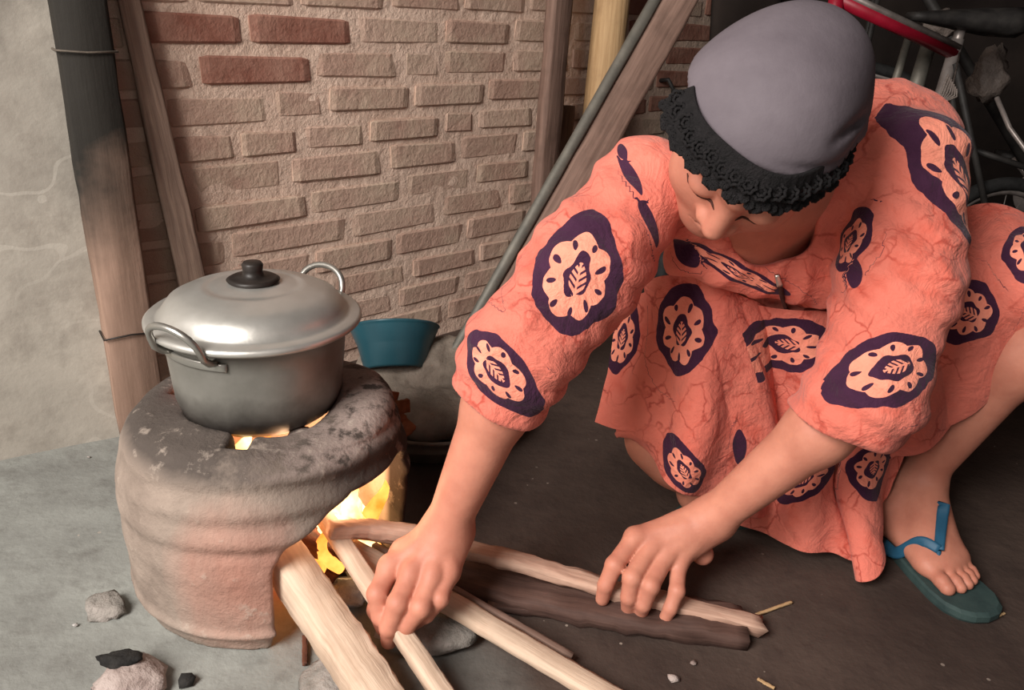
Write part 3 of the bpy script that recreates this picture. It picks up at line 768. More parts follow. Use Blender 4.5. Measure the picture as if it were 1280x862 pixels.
def bike(name, label, A, Bq, wr, depthn, paint, flip=1, rearx=.27, frontx=-.1):
    """A = head tube top, Bq = seat tube top"""
    t = thing(name, label, 'bicycle', ((A+Bq)/2)*[1, 1, 0])
    h = nrm((Bq-A)*[1, 1, 0]); n = nrm(np.cross(h, V(0, 0, 1)))
    bb = Bq*[1, 1, 0]+h*(-.03)+V(0, 0, wr+.02)
    fw = A*[1, 1, 0]+h*frontx+V(0, 0, wr+.016); rw = bb+h*rearx+V(0, 0, -.004); rw[2] = wr+.016
    T = lambda nm, pts, r, m=paint, par=t: obj(nm, *tube(pts, r, 12), m, par)
    T('top_tube', [A, Bq], .014); T('seat_tube', [Bq+(Bq-bb)*.06, bb], .013, 'bike_silver'); T('down_tube', [A-V(0, 0, .07), bb], .014)
    T('head_tube', [A+V(0, 0, .03), A-V(0, 0, .1)], .016)
    for s in (-1, 1):
        T('chain_stay', [bb+n*s*.02, rw+n*s*.045], .008, 'bike_dark'); T('seat_stay', [Bq-V(0, 0, .02)+n*s*.012, rw+n*s*.045], .007, 'bike_dark')
        T('fork_blade', [A-V(0, 0, .1)+n*s*.03, fw+n*s*.04], .008, 'bike_dark')
    T('seat_post', [Bq, Bq+(Bq-bb)*.12], .011, 'bike_silver')
    sp = Bq+(Bq-bb)*.14
    B_ = B(); B_.add(*beam([sp-h*.13, sp, sp+h*.1], .12, .05, taper=(.3, 1.2), nseg=10, jit=.001, bev=.4)); B_.make('saddle', 'bike_dark', t)
    st = A+V(0, 0, .06); T('stem', [A, st], .011, 'bike_silver')
    T('handlebar', [st+n*.24+h*.06, st+n*.15-h*.02, st-h*.03, st-n*.15-h*.02, st-n*.24+h*.06], .010, 'bike_silver')
    cr = obj('chainring', *lathe([(.0, -.003), (.07, -.003), (.07, .003), (0, .003)], bb+n*-.04, 32, np.stack([h, V(0, 0, 1), n], 1)), 'bike_silver', t)
    for s in (-1, 1):
        e = bb+n*s*.06+h*s*.09+V(0, 0, -.09*s); T('crank', [bb+n*s*.05, e], .008, 'bike_silver')
        B_ = B(); B_.add(*beam([e, e+n*s*.08], .06, .018, nseg=6, jit=0)); B_.make('pedal', 'bike_dark', t)
    wheel(t, fw, wr, n, 'bike_silver'); wheel(t, rw, wr, n, 'bike_silver')
    return t, bb, rw, n, h
bA = P(1046, -2, 1.62); bB = P(1192, 66, 1.72)
t, bb, rw, n, h = bike('childs_bicycle', "small red bicycle with a silver lined frame tube, close behind her left shoulder", bA, bB, .20, 0, 'bike_red')
off = nrm(np.cross(bB-bA, n)); off = off if off[2] > 0 else -off
obj('silver_trim', *tube([bA+off*.012+n*.008, bB+off*.012+n*.008], .0075, 8), 'bike_silver', t, label='silver strip along the top tube')
bA = P(1120, -120, 2.1); bB = P(1420, -60, 2.0)
bike('dark_bicycle', 'large black bicycle in shadow behind the red one at the right edge', bA, bB, .31, 0, 'bike_dark', rearx=.42, frontx=.0)
bA = P(1290, -40, 1.72); bB = P(1200, 60, 1.62)
# clutter between the bicycles
v, f = rock(P(1238, 90, 1.95), (.05, .04, .065), 101, .9, 3); tag(obj('plastic_bag', v, f, 'bag'), 'pale crumpled plastic bag hanging among the dark bicycles', 'bag')
v, f = rock(P(1180, 30, 1.97), (.05, .03, .035), 102, .9, 3); tag(obj('plastic_bag', v, f, 'bag'), 'greyish plastic bag above the end of the silver lined bicycle tube', 'bag')
for i, (a, b_, r, lab) in enumerate((
    ((1138, 40), (1118, 105), .009, 'upright grey metal tube left of the others behind her shoulder'),
    ((1164, 45), (1140, 125), .017, 'thick dull grey tube leaning beside the thin grey one'),
    ((1195, 180), (1285, 210), .007, 'thin dark rod low among the bicycles above her back'))):
    v, f = tube([P(*a, 1.86), P(*b_, 1.82)], r, 10); vv = np.array(v)
    v2, f2 = tube([P(*b_, 1.82), P(*b_, 1.82)*[1, 1, 0]+V(.02, .03, 0)], r*.9, 10) if i < 2 else tube([P(*a, 1.86), P(*a, 1.86)*[1, 1, 0]], r*.8, 10)
    tag(B().add(v, f).add(v2, f2).make('metal_tube', 'tube_grey' if i < 2 else 'bike_dark'), lab, 'tube')
v, f = tube([P(1246, 122, 1.62), P(1262, 160, 1.60), P(1284, 190, 1.58), P(1310, 215, 1.56)], .005, 8); w2, g2 = tube([P(1310, 215, 1.56), P(1310, 215, 1.56)*[1, 1, 0]], .005, 8)
tag(B().add(v, f).add(w2, g2).make('brake_cable', 'bike_silver'), 'curved pale cable crossing the shadow at the right edge', 'cable')
b = B()
for i in range(7):
    a = P(1172+i*1.2, 133-i, 1.48); b.add(*tube([a, P(1178+i*3.0, 112+i*1.5, 1.48), P(1186+i*1.6, 93+i*3, 1.47)], .0022, 5))
b.add(*tube([P(1176, 134, 1.48), P(1190, 110, 1.5), P(1200, 66, 1.6)], .002, 6))
tag(b.make('frayed_rope', 'bag'), 'frayed pale rope end just above her left shoulder', 'rope')
v, f, g = beam([P(935, -40, 1.95), P(965, 40, 1.95)*[1, 1, 0]], .16, .05, up=(0, -1, 0), seed=77)
tag(B().add(v, f, g).make('dark_door_post', 'dark'), 'wide black upright post behind her head where the bricks end', 'post')
# ------------------------------------------------------------------ the woman: joints in metres (from image position and distance)
def cam2w(x, y, zc): return RIGHT*x+UP*y-FWD*zc      # image right, image up, towards camera
SR, ER, WR = P(806, 232, .95), P(650, 440, .87), P(558, 658, .955)
SL, EL, WL = P(1128, 205, .96), P(1080, 492, .93), P(893, 645, 1.045)
HD = P(948, 172, .83); HF = nrm(cam2w(-.42, -.88, .22)); HU = cam2w(.12, .2, .97); HU = nrm(HU-HF*(HU@HF)); HS = np.cross(HF, HU)
if HS@RIGHT < 0: HS = -HS
HA = np.stack([HS, HF, HU], 1)
NB = P(1008, 235, 1.03)            # neck base
HIP = V(.44, 1.30, .22)
KR = P(822, 548, 1.20); AR = F(892, 612, .055); KL = P(1348, 350, 1.03); AL = V(.642, 1.085, .085)
def H(s, f_, u): return HD+HS*s+HF*f_+HU*u
# hands: finger joints
RH = dict(index=[(488, 708, .945), (472, 742, .920), (476, 770, .922), (486, 786, .938)],
          middle=[(515, 716, .932), (497, 754, .905), (486, 784, .912), (486, 801, .928)],
          ring=[(541, 718, .930), (526, 759, .905), (508, 781, .915), (498, 792, .935)],
          little=[(560, 714, .938), (550, 748, .917), (533, 768, .925), (516, 780, .942)],
          thumb=[(505, 690, .968), (476, 728, .966), (470, 762, .956), (478, 786, .948)])
LH = dict(index=[(794, 672, 1.045), (768, 706, 1.020), (757, 731, 1.022), (753, 748, 1.032)],
          middle=[(814, 684, 1.040), (790, 722, 1.008), (786, 746, 1.012), (785, 762, 1.028)],
          ring=[(832, 694, 1.038), (813, 732, 1.006), (804, 755, 1.012), (800, 768, 1.028)],
          little=[(848, 700, 1.042), (846, 738, 1.015), (838, 760, 1.014), (829, 777, 1.022)],
          thumb=[(824, 668, 1.085), (802, 702, 1.092), (788, 724, 1.084), (777, 740, 1.070)])
def hand_sdf(wrist, el, Hd, k=1.0, extra=None):
    J = {q: [P(*a) for a in w] for q, w in Hd.items()}
    wd = nrm(wrist-el); allp = np.array([a for w in J.values() for a in w]+[wrist])
    names = ['index', 'middle', 'ring', 'little']
    back = nrm(np.cross(J['little'][0]-J['index'][0], wrist-J['middle'][0]))
    if back@(EYE-wrist) < 0: back = -back
    def fn(p):
        d = None
        for i, q in enumerate(names):      # palm: a fan of metacarpals
            a = wrist+(J[q][0]-J['middle'][0])*.45+wd*.008-back*.004
            c = capsule(p, a, J[q][0]-back*.006, .0165*k, .0135*k); d = c if d is None else smin(d, c, .014)
        mid = (J['index'][0]+J['little'][0])/2
        d = smin(d, capsule(p, wrist-back*.003, (mid*.5+wrist*.5)-back*.008, .021*k, .020*k), .02)
        # thumb ball and thumb
        t = J['thumb']
        th = capsule(p, wrist*.7+t[0]*.3-back*.004, t[0], .015*k, .0150*k)
        th = smin(th, capsule(p, t[0], t[1], .0145*k, .0115*k), .012); 
        th = smin(th, capsule(p, t[1], t[2], .0108*k, .0105*k), .004); th = smin(th, capsule(p, t[2], t[3], .0105*k, .0078*k), .004)
        d = smin(d, th, .010)
        for i, q in enumerate(names):
            r = [(.0130, .0120, .0106, .0092), (.0132, .0122, .0108, .0094), (.0128, .0118, .0104, .0090), (.0114, .0102, .0092, .0080)][i]
            j = J[q]; fg = None
            for m in range(3):
                c = capsule(p, j[m], j[m+1], r[m]*k, r[m+1]*k); fg = c if fg is None else smin(fg, c, .003)
            fg = smin(fg, np.linalg.norm(p-(j[1]+back*.001).astype(np.float32), axis=1)-r[1]*k*.96, .004)
            fg = smin(fg, np.linalg.norm(p-(j[0]+back*.002).astype(np.float32), axis=1)-.0118*k, .012)   # knuckle
            if i == 0: F_ = fg
            else: F_ = smin(F_, fg, .003)
        d = smin(d, F_, .007)
        for q in names[:4]:                # tendons
            d = smin(d, capsule(p, J[q][0]+back*.003, wrist*.6+J[q][0]*.4+back*.008, .007*k, .005*k), .010)
        return d
    if extra is not None:
        f0 = fn; fn = lambda p: smin(f0(p), np.linalg.norm(p-extra.astype(np.float32), axis=1)-.015, .014)
    lo, hi = bbox(allp, .03); return fn, lo, hi, J, back
hr, lo1, hi1, JR, backR = hand_sdf(WR, ER, RH); hl, lo2, hi2, JL, backL = hand_sdf(WL, EL, LH, .97, P(878, 692, 1.075))
def arm(sh, el, wr, rs):
    m1 = el*.35+wr*.65
    def fn(p):
        d = capsule(p, sh, el, .043, .038); d = smin(d, capsule(p, el, el*.72+wr*.28, .037, rs[0]), .02)
        d = smin(d, capsule(p, el*.72+wr*.28, wr, rs[0], rs[1]), .02)
        return d
    return fn
ar_ = arm(SR, ER, WR, (.037, .0255)); al_ = arm(SL, EL, WL, (.038, .0255))
fR = local(lambda p: smin(ar_(p), hr(p), .018), *bbox([SR, ER, WR, lo1, hi1], .05))
fL = local(lambda p: smin(al_(p), hl(p), .018), *bbox([SL, EL, WL, lo2, hi2], .05))
def head(p):
    q = p-HD.astype(np.float32); q = q@HA.astype(np.float32); s = q[:, 0]; a = np.abs(s); m = np.stack([a, q[:, 1], q[:, 2]], 1)
    E = lambda c, r: ellip(q, V(*c), V(*r)); Em = lambda c, r: ellip(m, V(*c), V(*r))
    C_ = lambda a_, b_, ra, rb: capsule(m, V(*a_), V(*b_), ra, rb)
    d = E((0, -.012, .03), (.073, .092, .086)); d = smin(d, E((0, .028, -.03), (.062, .062, .082)), .03)
    d = smin(d, E((0, .048, -.088), (.030, .034, .030)), .03)                              # chin
    d = smin(d, Em((.044, .040, -.028), (.026, .032, .036)), .02)                          # cheeks
    d = smin(d, C_((0, .088, .030), (.042, .068, .026), .013, .010), .014)                # brow
    d = smax(d, -Em((.031, .104, .004), (.021, .020, .016)), .012)                         # sockets
    d = smin(d, Em((.032, .073, .004), (.0185, .0165, .0150)), .004)                       # lids over the eyes
    d = smax(d, -np.maximum(np.abs(q[:, 2]+.0035+m[:, 0]*.0+((m[:, 0]-.032)**2)*9)-.0009, Em((.032, .085, -.003), (.019, .012, .012))), .0015)
    d = smin(d, C_((0, .084, .018), (0, .100, -.026), .0085, .0130), .012)                # nose
    d = smin(d, Em((.0135, .088, -.029), (.0105, .0120, .0095)), .006)
    d = smax(d, -Em((.0065, .098, -.041), (.004, .006, .004)), .003)
    d = smin(d, C_((0, .080, -.056), (.020, .071, -.060), .0085, .005), .006)              # lips
    d = smin(d, C_((0, .079, -.067), (.017, .071, -.064), .0085, .005), .005)
    d = smax(d, -C_((0, .091, -.0612), (.022, .078, -.0622), .0016, .001), .002)
    d = smin(d, Em((.074, -.012, -.005), (.008, .018, .030)), .006)                        # ears
    return d
NK = H(0, -.025, -.075)
fN = local(lambda p: smin(smin(head(p), capsule(p, NK, NB, .046, .046), .035), capsule(p, H(0, .02, -.07), P(944, 312, 1.04), .026, .032), .03), *bbox([HD, NB], .14))
def torso(p):
    mid = (SR+SL)/2
    d = capsule(p, SR*.75+SL*.25+V(0, .045, -.01), SL*.75+SR*.25+V(0, .045, -.01), .05, .05)
    d = smin(d, capsule(p, mid+V(0, .04, -.02), mid*.45+HIP*.55+V(0, .05, 0), .075, .085), .05)
    d = smin(d, capsule(p, mid*.5+HIP*.5+V(0, .06, 0), HIP, .085, .11), .05)
    return d
fT = local(torso, *bbox([SR, SL, HIP], .15))
def leg(hip, kn, an, rk=.047):
    def fn(p):
        d = capsule(p, hip, kn, .062, rk-.003); d = smin(d, capsule(p, kn, kn*.65+an*.35, rk-.002, .043), .02)
        return smin(d, capsule(p, kn*.65+an*.35, an, .043, .029), .03)
    return fn
lgR, lgL = leg(HIP+V(-.07, .02, -.02), KR, AR), leg(HIP+V(.09, 0, .0), KL, AL)
# left foot
SB = F(1106, 668, .0)*[1, 1, 0]; ST = F(1218, 766, .0)*[1, 1, 0]        # sole: heel end, toe end
fd = nrm(ST-SB); fw = V(-fd[1], fd[0], 0); fw = fw if fw[0] > 0 else -fw; SL_ = np.linalg.norm(ST-SB)
SB = ST-fd*.232; SL_ = .232
def Ft(k, w, z): return SB+fd*(k*SL_)+fw*w+V(0, 0, z)
toes = [(.775, -.024, .985-.11, -.026, .0105), (.80, -.006, .885, -.006, .0082), (.79, .008, .868, .010, .0078), (.77, .021, .842, .024, .0072), (.745, .033, .808, .036, .0068)]
def foot(p):
    d = ellip(p, Ft(.14, 0, .038), V(.029, .034, .028)); d = smin(d, capsule(p, AL, Ft(.20, 0, .045), .029, .029), .02)
    d = smin(d, capsule(p, Ft(.16, 0, .034), Ft(.62, .004, .030), .024, .019), .02)
    d = smin(d, capsule(p, AL+fd*.02, Ft(.60, -.008, .034), .027, .017), .03)
    for (k, w, k2, w2, r) in toes:
        d = smin(d, capsule(p, Ft(.30, w*.5, .034), Ft(k-.07, w, .028), .018, .0125), .015)
        d = smin(d, capsule(p, AL+fd*.015-V(0, 0, .01), Ft(k-.1, w, .030), .020, .012), .02)
    tt = None
    for (k, w, k2, w2, r) in toes:
        c = capsule(p, Ft(k-.07, w, .027), Ft((k+k2)/2, w2, .026), r*1.05, r); c = smin(c, capsule(p, Ft((k+k2)/2, w2, .026), Ft(k2, w2, .0225), r, r*1.0), .003)
        tt = c if tt is None else smin(tt, c, .0008)
    d = smin(d, tt, .006); d = smin(d, np.linalg.norm(p-(AL+fw*.024).astype(np.float32), axis=1)-.014, .012)
    d = smin(d, np.linalg.norm(p-(AL-fw*.024+V(0, 0, .006)).astype(np.float32), axis=1)-.014, .012)
    return smax(d, .0155-p[:, 2], .003)
AR2 = AR+V(.0, -.11, -.03)
def footR(p):
    d = capsule(p, AR, AR+V(-.03, .0, -.012), .028, .025); return smin(d, capsule(p, AR, AR+V(.12, .02, -.028), .026, .016), .02)
fFL = local(lambda p: smin(lgL(p), foot(p), .02), *bbox([HIP, KL, AL, SB, ST], .08))
fFR = local(lambda p: smin(lgR(p), footR(p), .02), *bbox([HIP, KR, AR, AR2], .08))
def body(p):
    d = fT(p)
    for g, k in ((fR, .03), (fL, .03), (fN, .03), (fFL, .03), (fFR, .03)): d = smin(d, g(p), k)
    return d
# ------------------------------------------------------------------ dress (bodice and sleeves)
HR = P(655, 492, .88)*1.0; HR = ER+nrm(WR-ER)*.062; HL = EL+nrm(WL-EL)*.055
CH = P(968, 318, 1.02)       # hollow of the throat
def sleeve(sh, mid, el, hem, r, seed, cuff):
    ax = nrm(hem-el)
    def fn(p):
        d = capsule(p, sh, mid, r[0], r[1]); d = smin(d, capsule(p, mid, el, r[1], r[2]), .03)
        e = smin(capsule(p, el, hem+ax*.03, r[2]*.98, r[3]), d, .02)
        q = p-el.astype(np.float32); t = q@ax.astype(np.float32)
        w = fbm(p, 20, seed)*.006+np.abs(fbm(p, 34, seed+1))*.006+.0022*np.sin(t*170+2*fbm(p, 20, seed+2))
        d = e+w
        h = (p-hem.astype(np.float32))@cuff.astype(np.float32)
        d = smax(d, h+fbm(p, 30, seed+5)*.004, .004)
        hollow = np.maximum(capsule(p, el, hem+ax*.1, r[2]-.012, r[3]-.007)+w, -(h+.05))
        return smax(d, -hollow, .003)
    return fn
cuffR = nrm(nrm(WR-ER)+RIGHT*-.10); cuffL = nrm(nrm(WL-EL)*.75-UP*.62)
MR = SR*.5+ER*.5; ML = SL*.5+EL*.5+RIGHT*.004
sR = sleeve(SR, MR, ER, HR, (.062, .066, .061, .054), 200, cuffR)
sL = sleeve(SL+RIGHT*.012, ML+RIGHT*.010, EL+RIGHT*.002, HL+UP*-.004+RIGHT*.012, (.065, .066, .064, .066), 210, cuffL)
def bodice(p):
    mid = (SR+SL)/2
    d = capsule(p, SR, P(930, 260, 1.0), .058, .062)
    d = smin(d, capsule(p, SL, P(1060, 230, 1.0), .065, .068), .03)
    d = smin(d, capsule(p, P(930, 300, 1.04), P(1040, 300, 1.04), .062, .066), .04)
    d = smin(d, capsule(p, P(1080, 160, 1.02), P(1130, 178, 1.02), .056, .058), .04)
    d = smin(d, capsule(p, P(1000, 310, 1.13), HIP*.5+P(980, 380, 1.24)*.5, .095, .12), .05)
    d = smin(d, capsule(p, P(852, 322, 1.03), P(1060, 362, 1.04), .030, .030), .03)
    d = smin(d, ellip(p, HIP+V(0, .02, 0), V(.155, .15, .13)), .06)
    d = smin(d, capsule(p, P(1100, 180, 1.05), HIP+V(0, .05, .1), .08, .11), .05)
    # wrinkles radiating from the neck
    q = p-P(1020, 240, .95).astype(np.float32); u = q@RIGHT.astype(np.float32); w = q@UP.astype(np.float32); a = np.arctan2(w, u); r = np.hypot(u, w)
    d = d+.0045*np.abs(np.sin(a*9+fbm(p, 12, 220)*3))*np.clip((r-.04)/.05, 0, 1)+fbm(p, 20, 221)*.0035+np.abs(fbm(p, 34, 222))*.0045
    # neck opening: a hollow under the chin
    d = smax(d, -capsule(p, P(968, 265, .86), P(978, 290, 1.06), .050, .036), .008)
    d = smax(d, -capsule(p, P(966, 285, .9), P(950, 300, 1.03), .050, .030), .008)
    d = smax(d, -capsule(p, P(996, 285, .9), P(990, 300, 1.03), .026, .020), .006)
    d = smax(d, -ellip(p, H(-.030, .012, 0), V(.095, .100, .104)), .010)
    return d
fB = local(bodice, *bbox([SR, SL, HIP], .2)); fsR = local(sR, *bbox([SR, ER, HR], .09)); fsL = local(sL, *bbox([SL, EL, HL], .10))
def dress(p):
    d = fB(p); d = smin(d, fsR(p), .012); return smin(d, fsL(p), .010)

root = thing('person', 'squatting woman in orange batik dress and grey headscarf feeding sticks to the stove', 'person', HIP*[1, 1, 0])
v, f = polygonize(body, (-.22, .62, .0), (.86, 1.5, .74), .0027)
body_o = obj('body', v, f, 'skin', root)
body_bvh = BVHTree.FromPolygons([tuple(x) for x in v], f.tolist())

# skirt: sheets through measured points, rows run from waist to hem
def crom(pts, t):
    n = len(pts)-1; x = np.clip(t, 0, 1)*n; i = np.minimum(x.astype(int), n-1); u = (x-i)[:, None]
    g = lambda k: pts[np.clip(k, 0, n)]
    p0, p1, p2, p3 = 2*g(0)-g(1) if False else g(i-1), g(i), g(i+1), g(i+2)
    return .5*((2*p1)+(-p0+p2)*u+(2*p0-5*p1+4*p2-p3)*u*u+(-p0+3*p1-3*p2+p3)*u**3)
def sheet(rows, na=150, nb=110, fold=None):
    R_ = []
    s = np.linspace(0, 1, na); t = np.linspace(0, 1, nb)
    for r in rows: R_.append(crom(np.array([P(*q) for q in r]), s))
    R_ = np.array(R_)                          # rows x na x 3
    out = np.stack([crom(R_[:, j], t) for j in range(na)], 0)      # na x nb x 3
    du = np.gradient(out, axis=0); dv = np.gradient(out, axis=1); n = np.cross(du, dv); n /= np.linalg.norm(n, axis=2)[..., None]+1e-9
    sg = np.sign(((EYE-out)*n).sum(2)).mean(); n = n*(1 if sg >= 0 else -1)
    S, T = np.meshgrid(s, t, indexing='ij')
    if fold is not None: out = out+n*fold(S, T)[..., None]
    out = out.reshape(-1, 3); fl = out.astype(np.float32)
    out = out+n.reshape(-1, 3)*(fbm(fl, 22, 300)*.0035+np.abs(fbm(fl, 36, 301))*.004)[:, None]
    f = [(i*nb+j, (i+1)*nb+j, (i+1)*nb+j+1, i*nb+j+1) for i in range(na-1) for j in range(nb-1)]
    return out, f
# A: small flap left of the right thigh
shA = sheet([[(768, 385, 1.17), (790, 372, 1.14), (815, 362, 1.12)], [(765, 440, 1.17), (785, 435, 1.15), (815, 430, 1.13)],
             [(755, 490, 1.17), (775, 495, 1.155), (806, 500, 1.14)], [(744, 527, 1.17), (768, 536, 1.155), (800, 540, 1.14)]], 60, 80)
# B: over the right thigh, down to the dark knee
shB = sheet([[(808, 352, 1.13), (840, 345, 1.10), (890, 352, 1.08), (930, 372, 1.09), (965, 392, 1.15)],
             [(812, 410, 1.14), (850, 405, 1.085), (895, 412, 1.075), (935, 430, 1.10), (968, 450, 1.17)],
             [(800, 470, 1.15), (845, 468, 1.085), (900, 475, 1.08), (945, 490, 1.12), (978, 505, 1.19)],
             [(782, 530, 1.17), (835, 545, 1.10), (900, 545, 1.09), (950, 560, 1.15), (990, 570, 1.21)],
             [(778, 536, 1.18), (826, 588, 1.13), (880, 625, 1.13), (935, 640, 1.18), (985, 650, 1.23)]], 140, 120,
            lambda s, t: .015*np.sin(s*17+t*2)*t+.006*np.abs(np.sin(s*9-t*3)))
# C: the lap and the part hanging to the floor between the legs
shC = sheet([[(925, 372, 1.11), (975, 385, 1.09), (1040, 390, 1.09), (1100, 410, 1.12), (1160, 440, 1.18)],
             [(945, 440, 1.16), (985, 450, 1.12), (1040, 460, 1.11), (1095, 470, 1.13), (1155, 490, 1.18)],
             [(950, 520, 1.21), (985, 530, 1.16), (1040, 540, 1.13), (1090, 545, 1.14), (1145, 540, 1.19)],
             [(925, 600, 1.22), (975, 615, 1.17), (1030, 620, 1.15), (1070, 615, 1.15), (1128, 590, 1.20)],
             [(898, 640, 1.22), (960, 672, 1.19), (1035, 690, 1.165), (1082, 724, 1.125), (1118, 625, 1.20)]], 170, 150,
            lambda s, t: .016*np.sin(s*17+1.0)*t**.8-.05*np.exp(-((s-.62)/.03)**2)*np.clip(t-.3, 0, 1))
# D: over the left thigh, towards the right edge of the frame
shD = sheet([[(1125, 262, 1.150), (1180, 262, 1.140), (1240, 264, 1.120), (1300, 272, 1.090), (1380, 290, 1.050)],
             [(1120, 330, 1.120), (1180, 325, 1.080), (1240, 318, 1.060), (1300, 320, 1.030), (1390, 330, 1.000)],
             [(1115, 410, 1.120), (1175, 405, 1.080), (1230, 390, 1.060), (1300, 365, 1.030), (1400, 360, 1.000)],
             [(1110, 490, 1.140), (1160, 480, 1.110), (1215, 450, 1.090), (1290, 400, 1.050), (1400, 400, 1.020)],
             [(1108, 570, 1.170), (1150, 560, 1.150), (1200, 520, 1.130), (1280, 450, 1.100), (1390, 430, 1.070)]], 150, 110,
            lambda s, t: .011*np.abs(np.sin(s*9-t*4)))
SKV, SKF = [], []
for v_, f_ in (shA, shB, shC, shD):
    k = len(SKV); SKV += [tuple(x) for x in v_]; SKF += [tuple(i+k for i in q) for q in f_]
bv, bf = polygonize(dress, (-.12, .66, .02), (.75, 1.56, .80), .0037)
# ---- printed motifs: each has a centre, a long and a short axis on the cloth
bvhB = BVHTree.FromPolygons([tuple(x) for x in bv], bf.tolist()); bvhS = BVHTree.FromPolygons(SKV, SKF)
def hit(bvh, u, v):
    d = P(u, v, 1)-EYE; h = bvh.ray_cast(Vector(EYE), Vector(nrm(d))); return (np.array(h[0]), np.array(h[1])) if h[0] is not None else (None, None)
def frame(bvh, c, tip, side):
    p, n = hit(bvh, *c)
    if p is None: return None
    ns = [n if n@(EYE-p) > 0 else -n]
    for dx, dy in ((10, 0), (-10, 0), (0, 10), (0, -10), (20, 12), (-20, -12)):
        q, m = hit(bvh, c[0]+dx, c[1]+dy)
        if q is not None and np.linalg.norm(q-p) < .04: ns.append(m if m@(EYE-q) > 0 else -m)
    n = nrm(np.mean(ns, 0)+nrm(EYE-p)*.35)
    def on(u, v):
        d = P(u, v, 1)-EYE; return EYE+d*(((p-EYE)@n)/(d@n))-p
    a = on(*tip); b = on(*side); b = b-a*(a@b)/(a@a)*.85
    return p, n, a, b
def print_motifs(V_, N_, bvh, lst):
    V_ = np.asarray(V_); out = np.full((len(V_), 3), 3.0); out[:, 2] = 0; best = np.full(len(V_), 1.25)
    for (c, tip, side, kind) in lst:
        fr = frame(bvh, c, tip, side)
        if fr is None: continue
        p, n, a, b = fr; A = np.stack([a, b, n*.05], 1); q = (V_-p)@np.linalg.inv(A).T
        r = np.hypot(q[:, 0], q[:, 1]); m = (np.abs(q[:, 2]) < 1) & (r < best) & (np.sign((N_@n)) > 0)
        best[m] = r[m]; out[m, 0] = q[m, 0]; out[m, 1] = q[m, 1]; out[m, 2] = kind
    return out
def vnormals(V_, F_):
    V_ = np.asarray(V_); F_ = np.asarray(F_); a, b, c = V_[F_[:, 0]], V_[F_[:, 1]], V_[F_[:, 2]]; n = np.cross(b-a, c-a)
    N = np.zeros_like(V_)
    for k in range(F_.shape[1]): np.add.at(N, F_[:, k], n)
    return N/(np.linalg.norm(N, axis=1)[:, None]+1e-12)
MB_ = [((722, 350), (742, 262), (792, 372), 1), ((618, 462), (668, 525), (588, 498), 1), ((1122, 458), (1046, 484), (1106, 402), 1),
       ((1206, 226), (1138, 112), (1150, 250), 1), ((928, 345), (850, 300), (935, 368), 1), ((1060, 304), (1074, 256), (1028, 308), 1), ((1068, 338), (1070, 360), (1054, 338), .5),
       ((790, 222), (774, 190), (799, 217), .5), ((815, 282), (800, 248), (824, 278), .5), ((860, 318), (846, 298), (880, 318), .5),
       ((778, 190), (770, 175), (785, 185), .5)]
MS_ = [((778, 424), (790, 370), (806, 428), 1), ((852, 418), (856, 350), (898, 424), 1), ((986, 430), (915, 420), (990, 476), 1), 
       ((856, 590), (838, 548), (890, 594), 1), ((1092, 584), (1092, 622), (1132, 575), 1), ((1006, 598), (965, 628), (1020, 625), 1), ((924, 556), (926, 582), (936, 556), .5),
       ((1212, 392), (1166, 372), (1208, 450), 1), ((1288, 312), (1292, 270), (1248, 315), 1), ((1150, 600), (1150, 640), (1160, 600), .5)]
nb_ = vnormals(bv, bf)
obj('bodice', bv, bf, 'batik', root, attrs={'motif': print_motifs(bv, nb_, bvhB, MB_)})
ns_ = vnormals(SKV, SKF); ns_[(ns_*(EYE-np.asarray(SKV))).sum(1) < 0] *= -1
sk = obj('skirt', SKV, SKF, 'batik', root, attrs={'motif': print_motifs(SKV, ns_, bvhS, MS_)})
so = sk.modifiers.new('solidify', 'SOLIDIFY'); so.thickness = .002; so.offset = 0

def drape(bvh, pts, lift=.002, push=None):
    out = []
    for q in pts:
        p, n = hit(bvh, *q)
        if p is not None: out.append(p+(n if n@(EYE-p) > 0 else -n)*lift)
    return out
zp = drape(bvhB, [(971, 343), (974, 356), (978, 370), (983, 384), (988, 396)])
if len(zp) > 1:
    z_ = obj('zip', *tube(zp, .0030, 8), 'zip', root)
    v, f, g = beam([zp[0]+(zp[1]-zp[0])*.0+nrm(EYE-zp[0])*.003, zp[1]+nrm(EYE-zp[1])*.004], .007, .003, up=nrm(EYE-zp[0]), nseg=6, jit=0, bev=.4, taper=(.7, 1.1))
    obj('slider', v, f, 'silver', z_)
# ------------------------------------------------------------------ headscarf with lace edge
BUN = H(.055, -.125, .045)
def scarf(p):
    q = (p-HD.astype(np.float32))@HA.astype(np.float32)
    d = ellip(q, V(-.012, .004, .034), V(.090, .098, .092)); d = smin(d, ellip(q, V(.012, -.080, .028), V(.053, .048, .055)), .07)
    d = smin(d, capsule(q, V(.062, -.03, .015), V(.052, -.09, -.01), .028, .038), .04)
    plane = q[:, 2]-(.050+q[:, 1]*.42-.0*q[:, 0])
    # folds on her left side
    g = q[:, 0]*.8-q[:, 1]*.25; fo = .006*np.exp(-((q[:, 0]-.060+q[:, 1]*.45)/.0045)**2)*np.clip((.045-np.abs(q[:, 1]-.0))/.03, 0, 1)
    d = d+fo+fbm(p, 14, 400)*.002+.0025*np.exp(-((plane-.012)/.005)**2)*np.clip((q[:, 0])/.03, 0, 1)
    return smax(d, -plane, .006)
v, f = polygonize(scarf, HD-.22, HD+.22, .004)
sc = obj('headscarf', v, f, 'scarf', root, label='smooth grey headscarf')
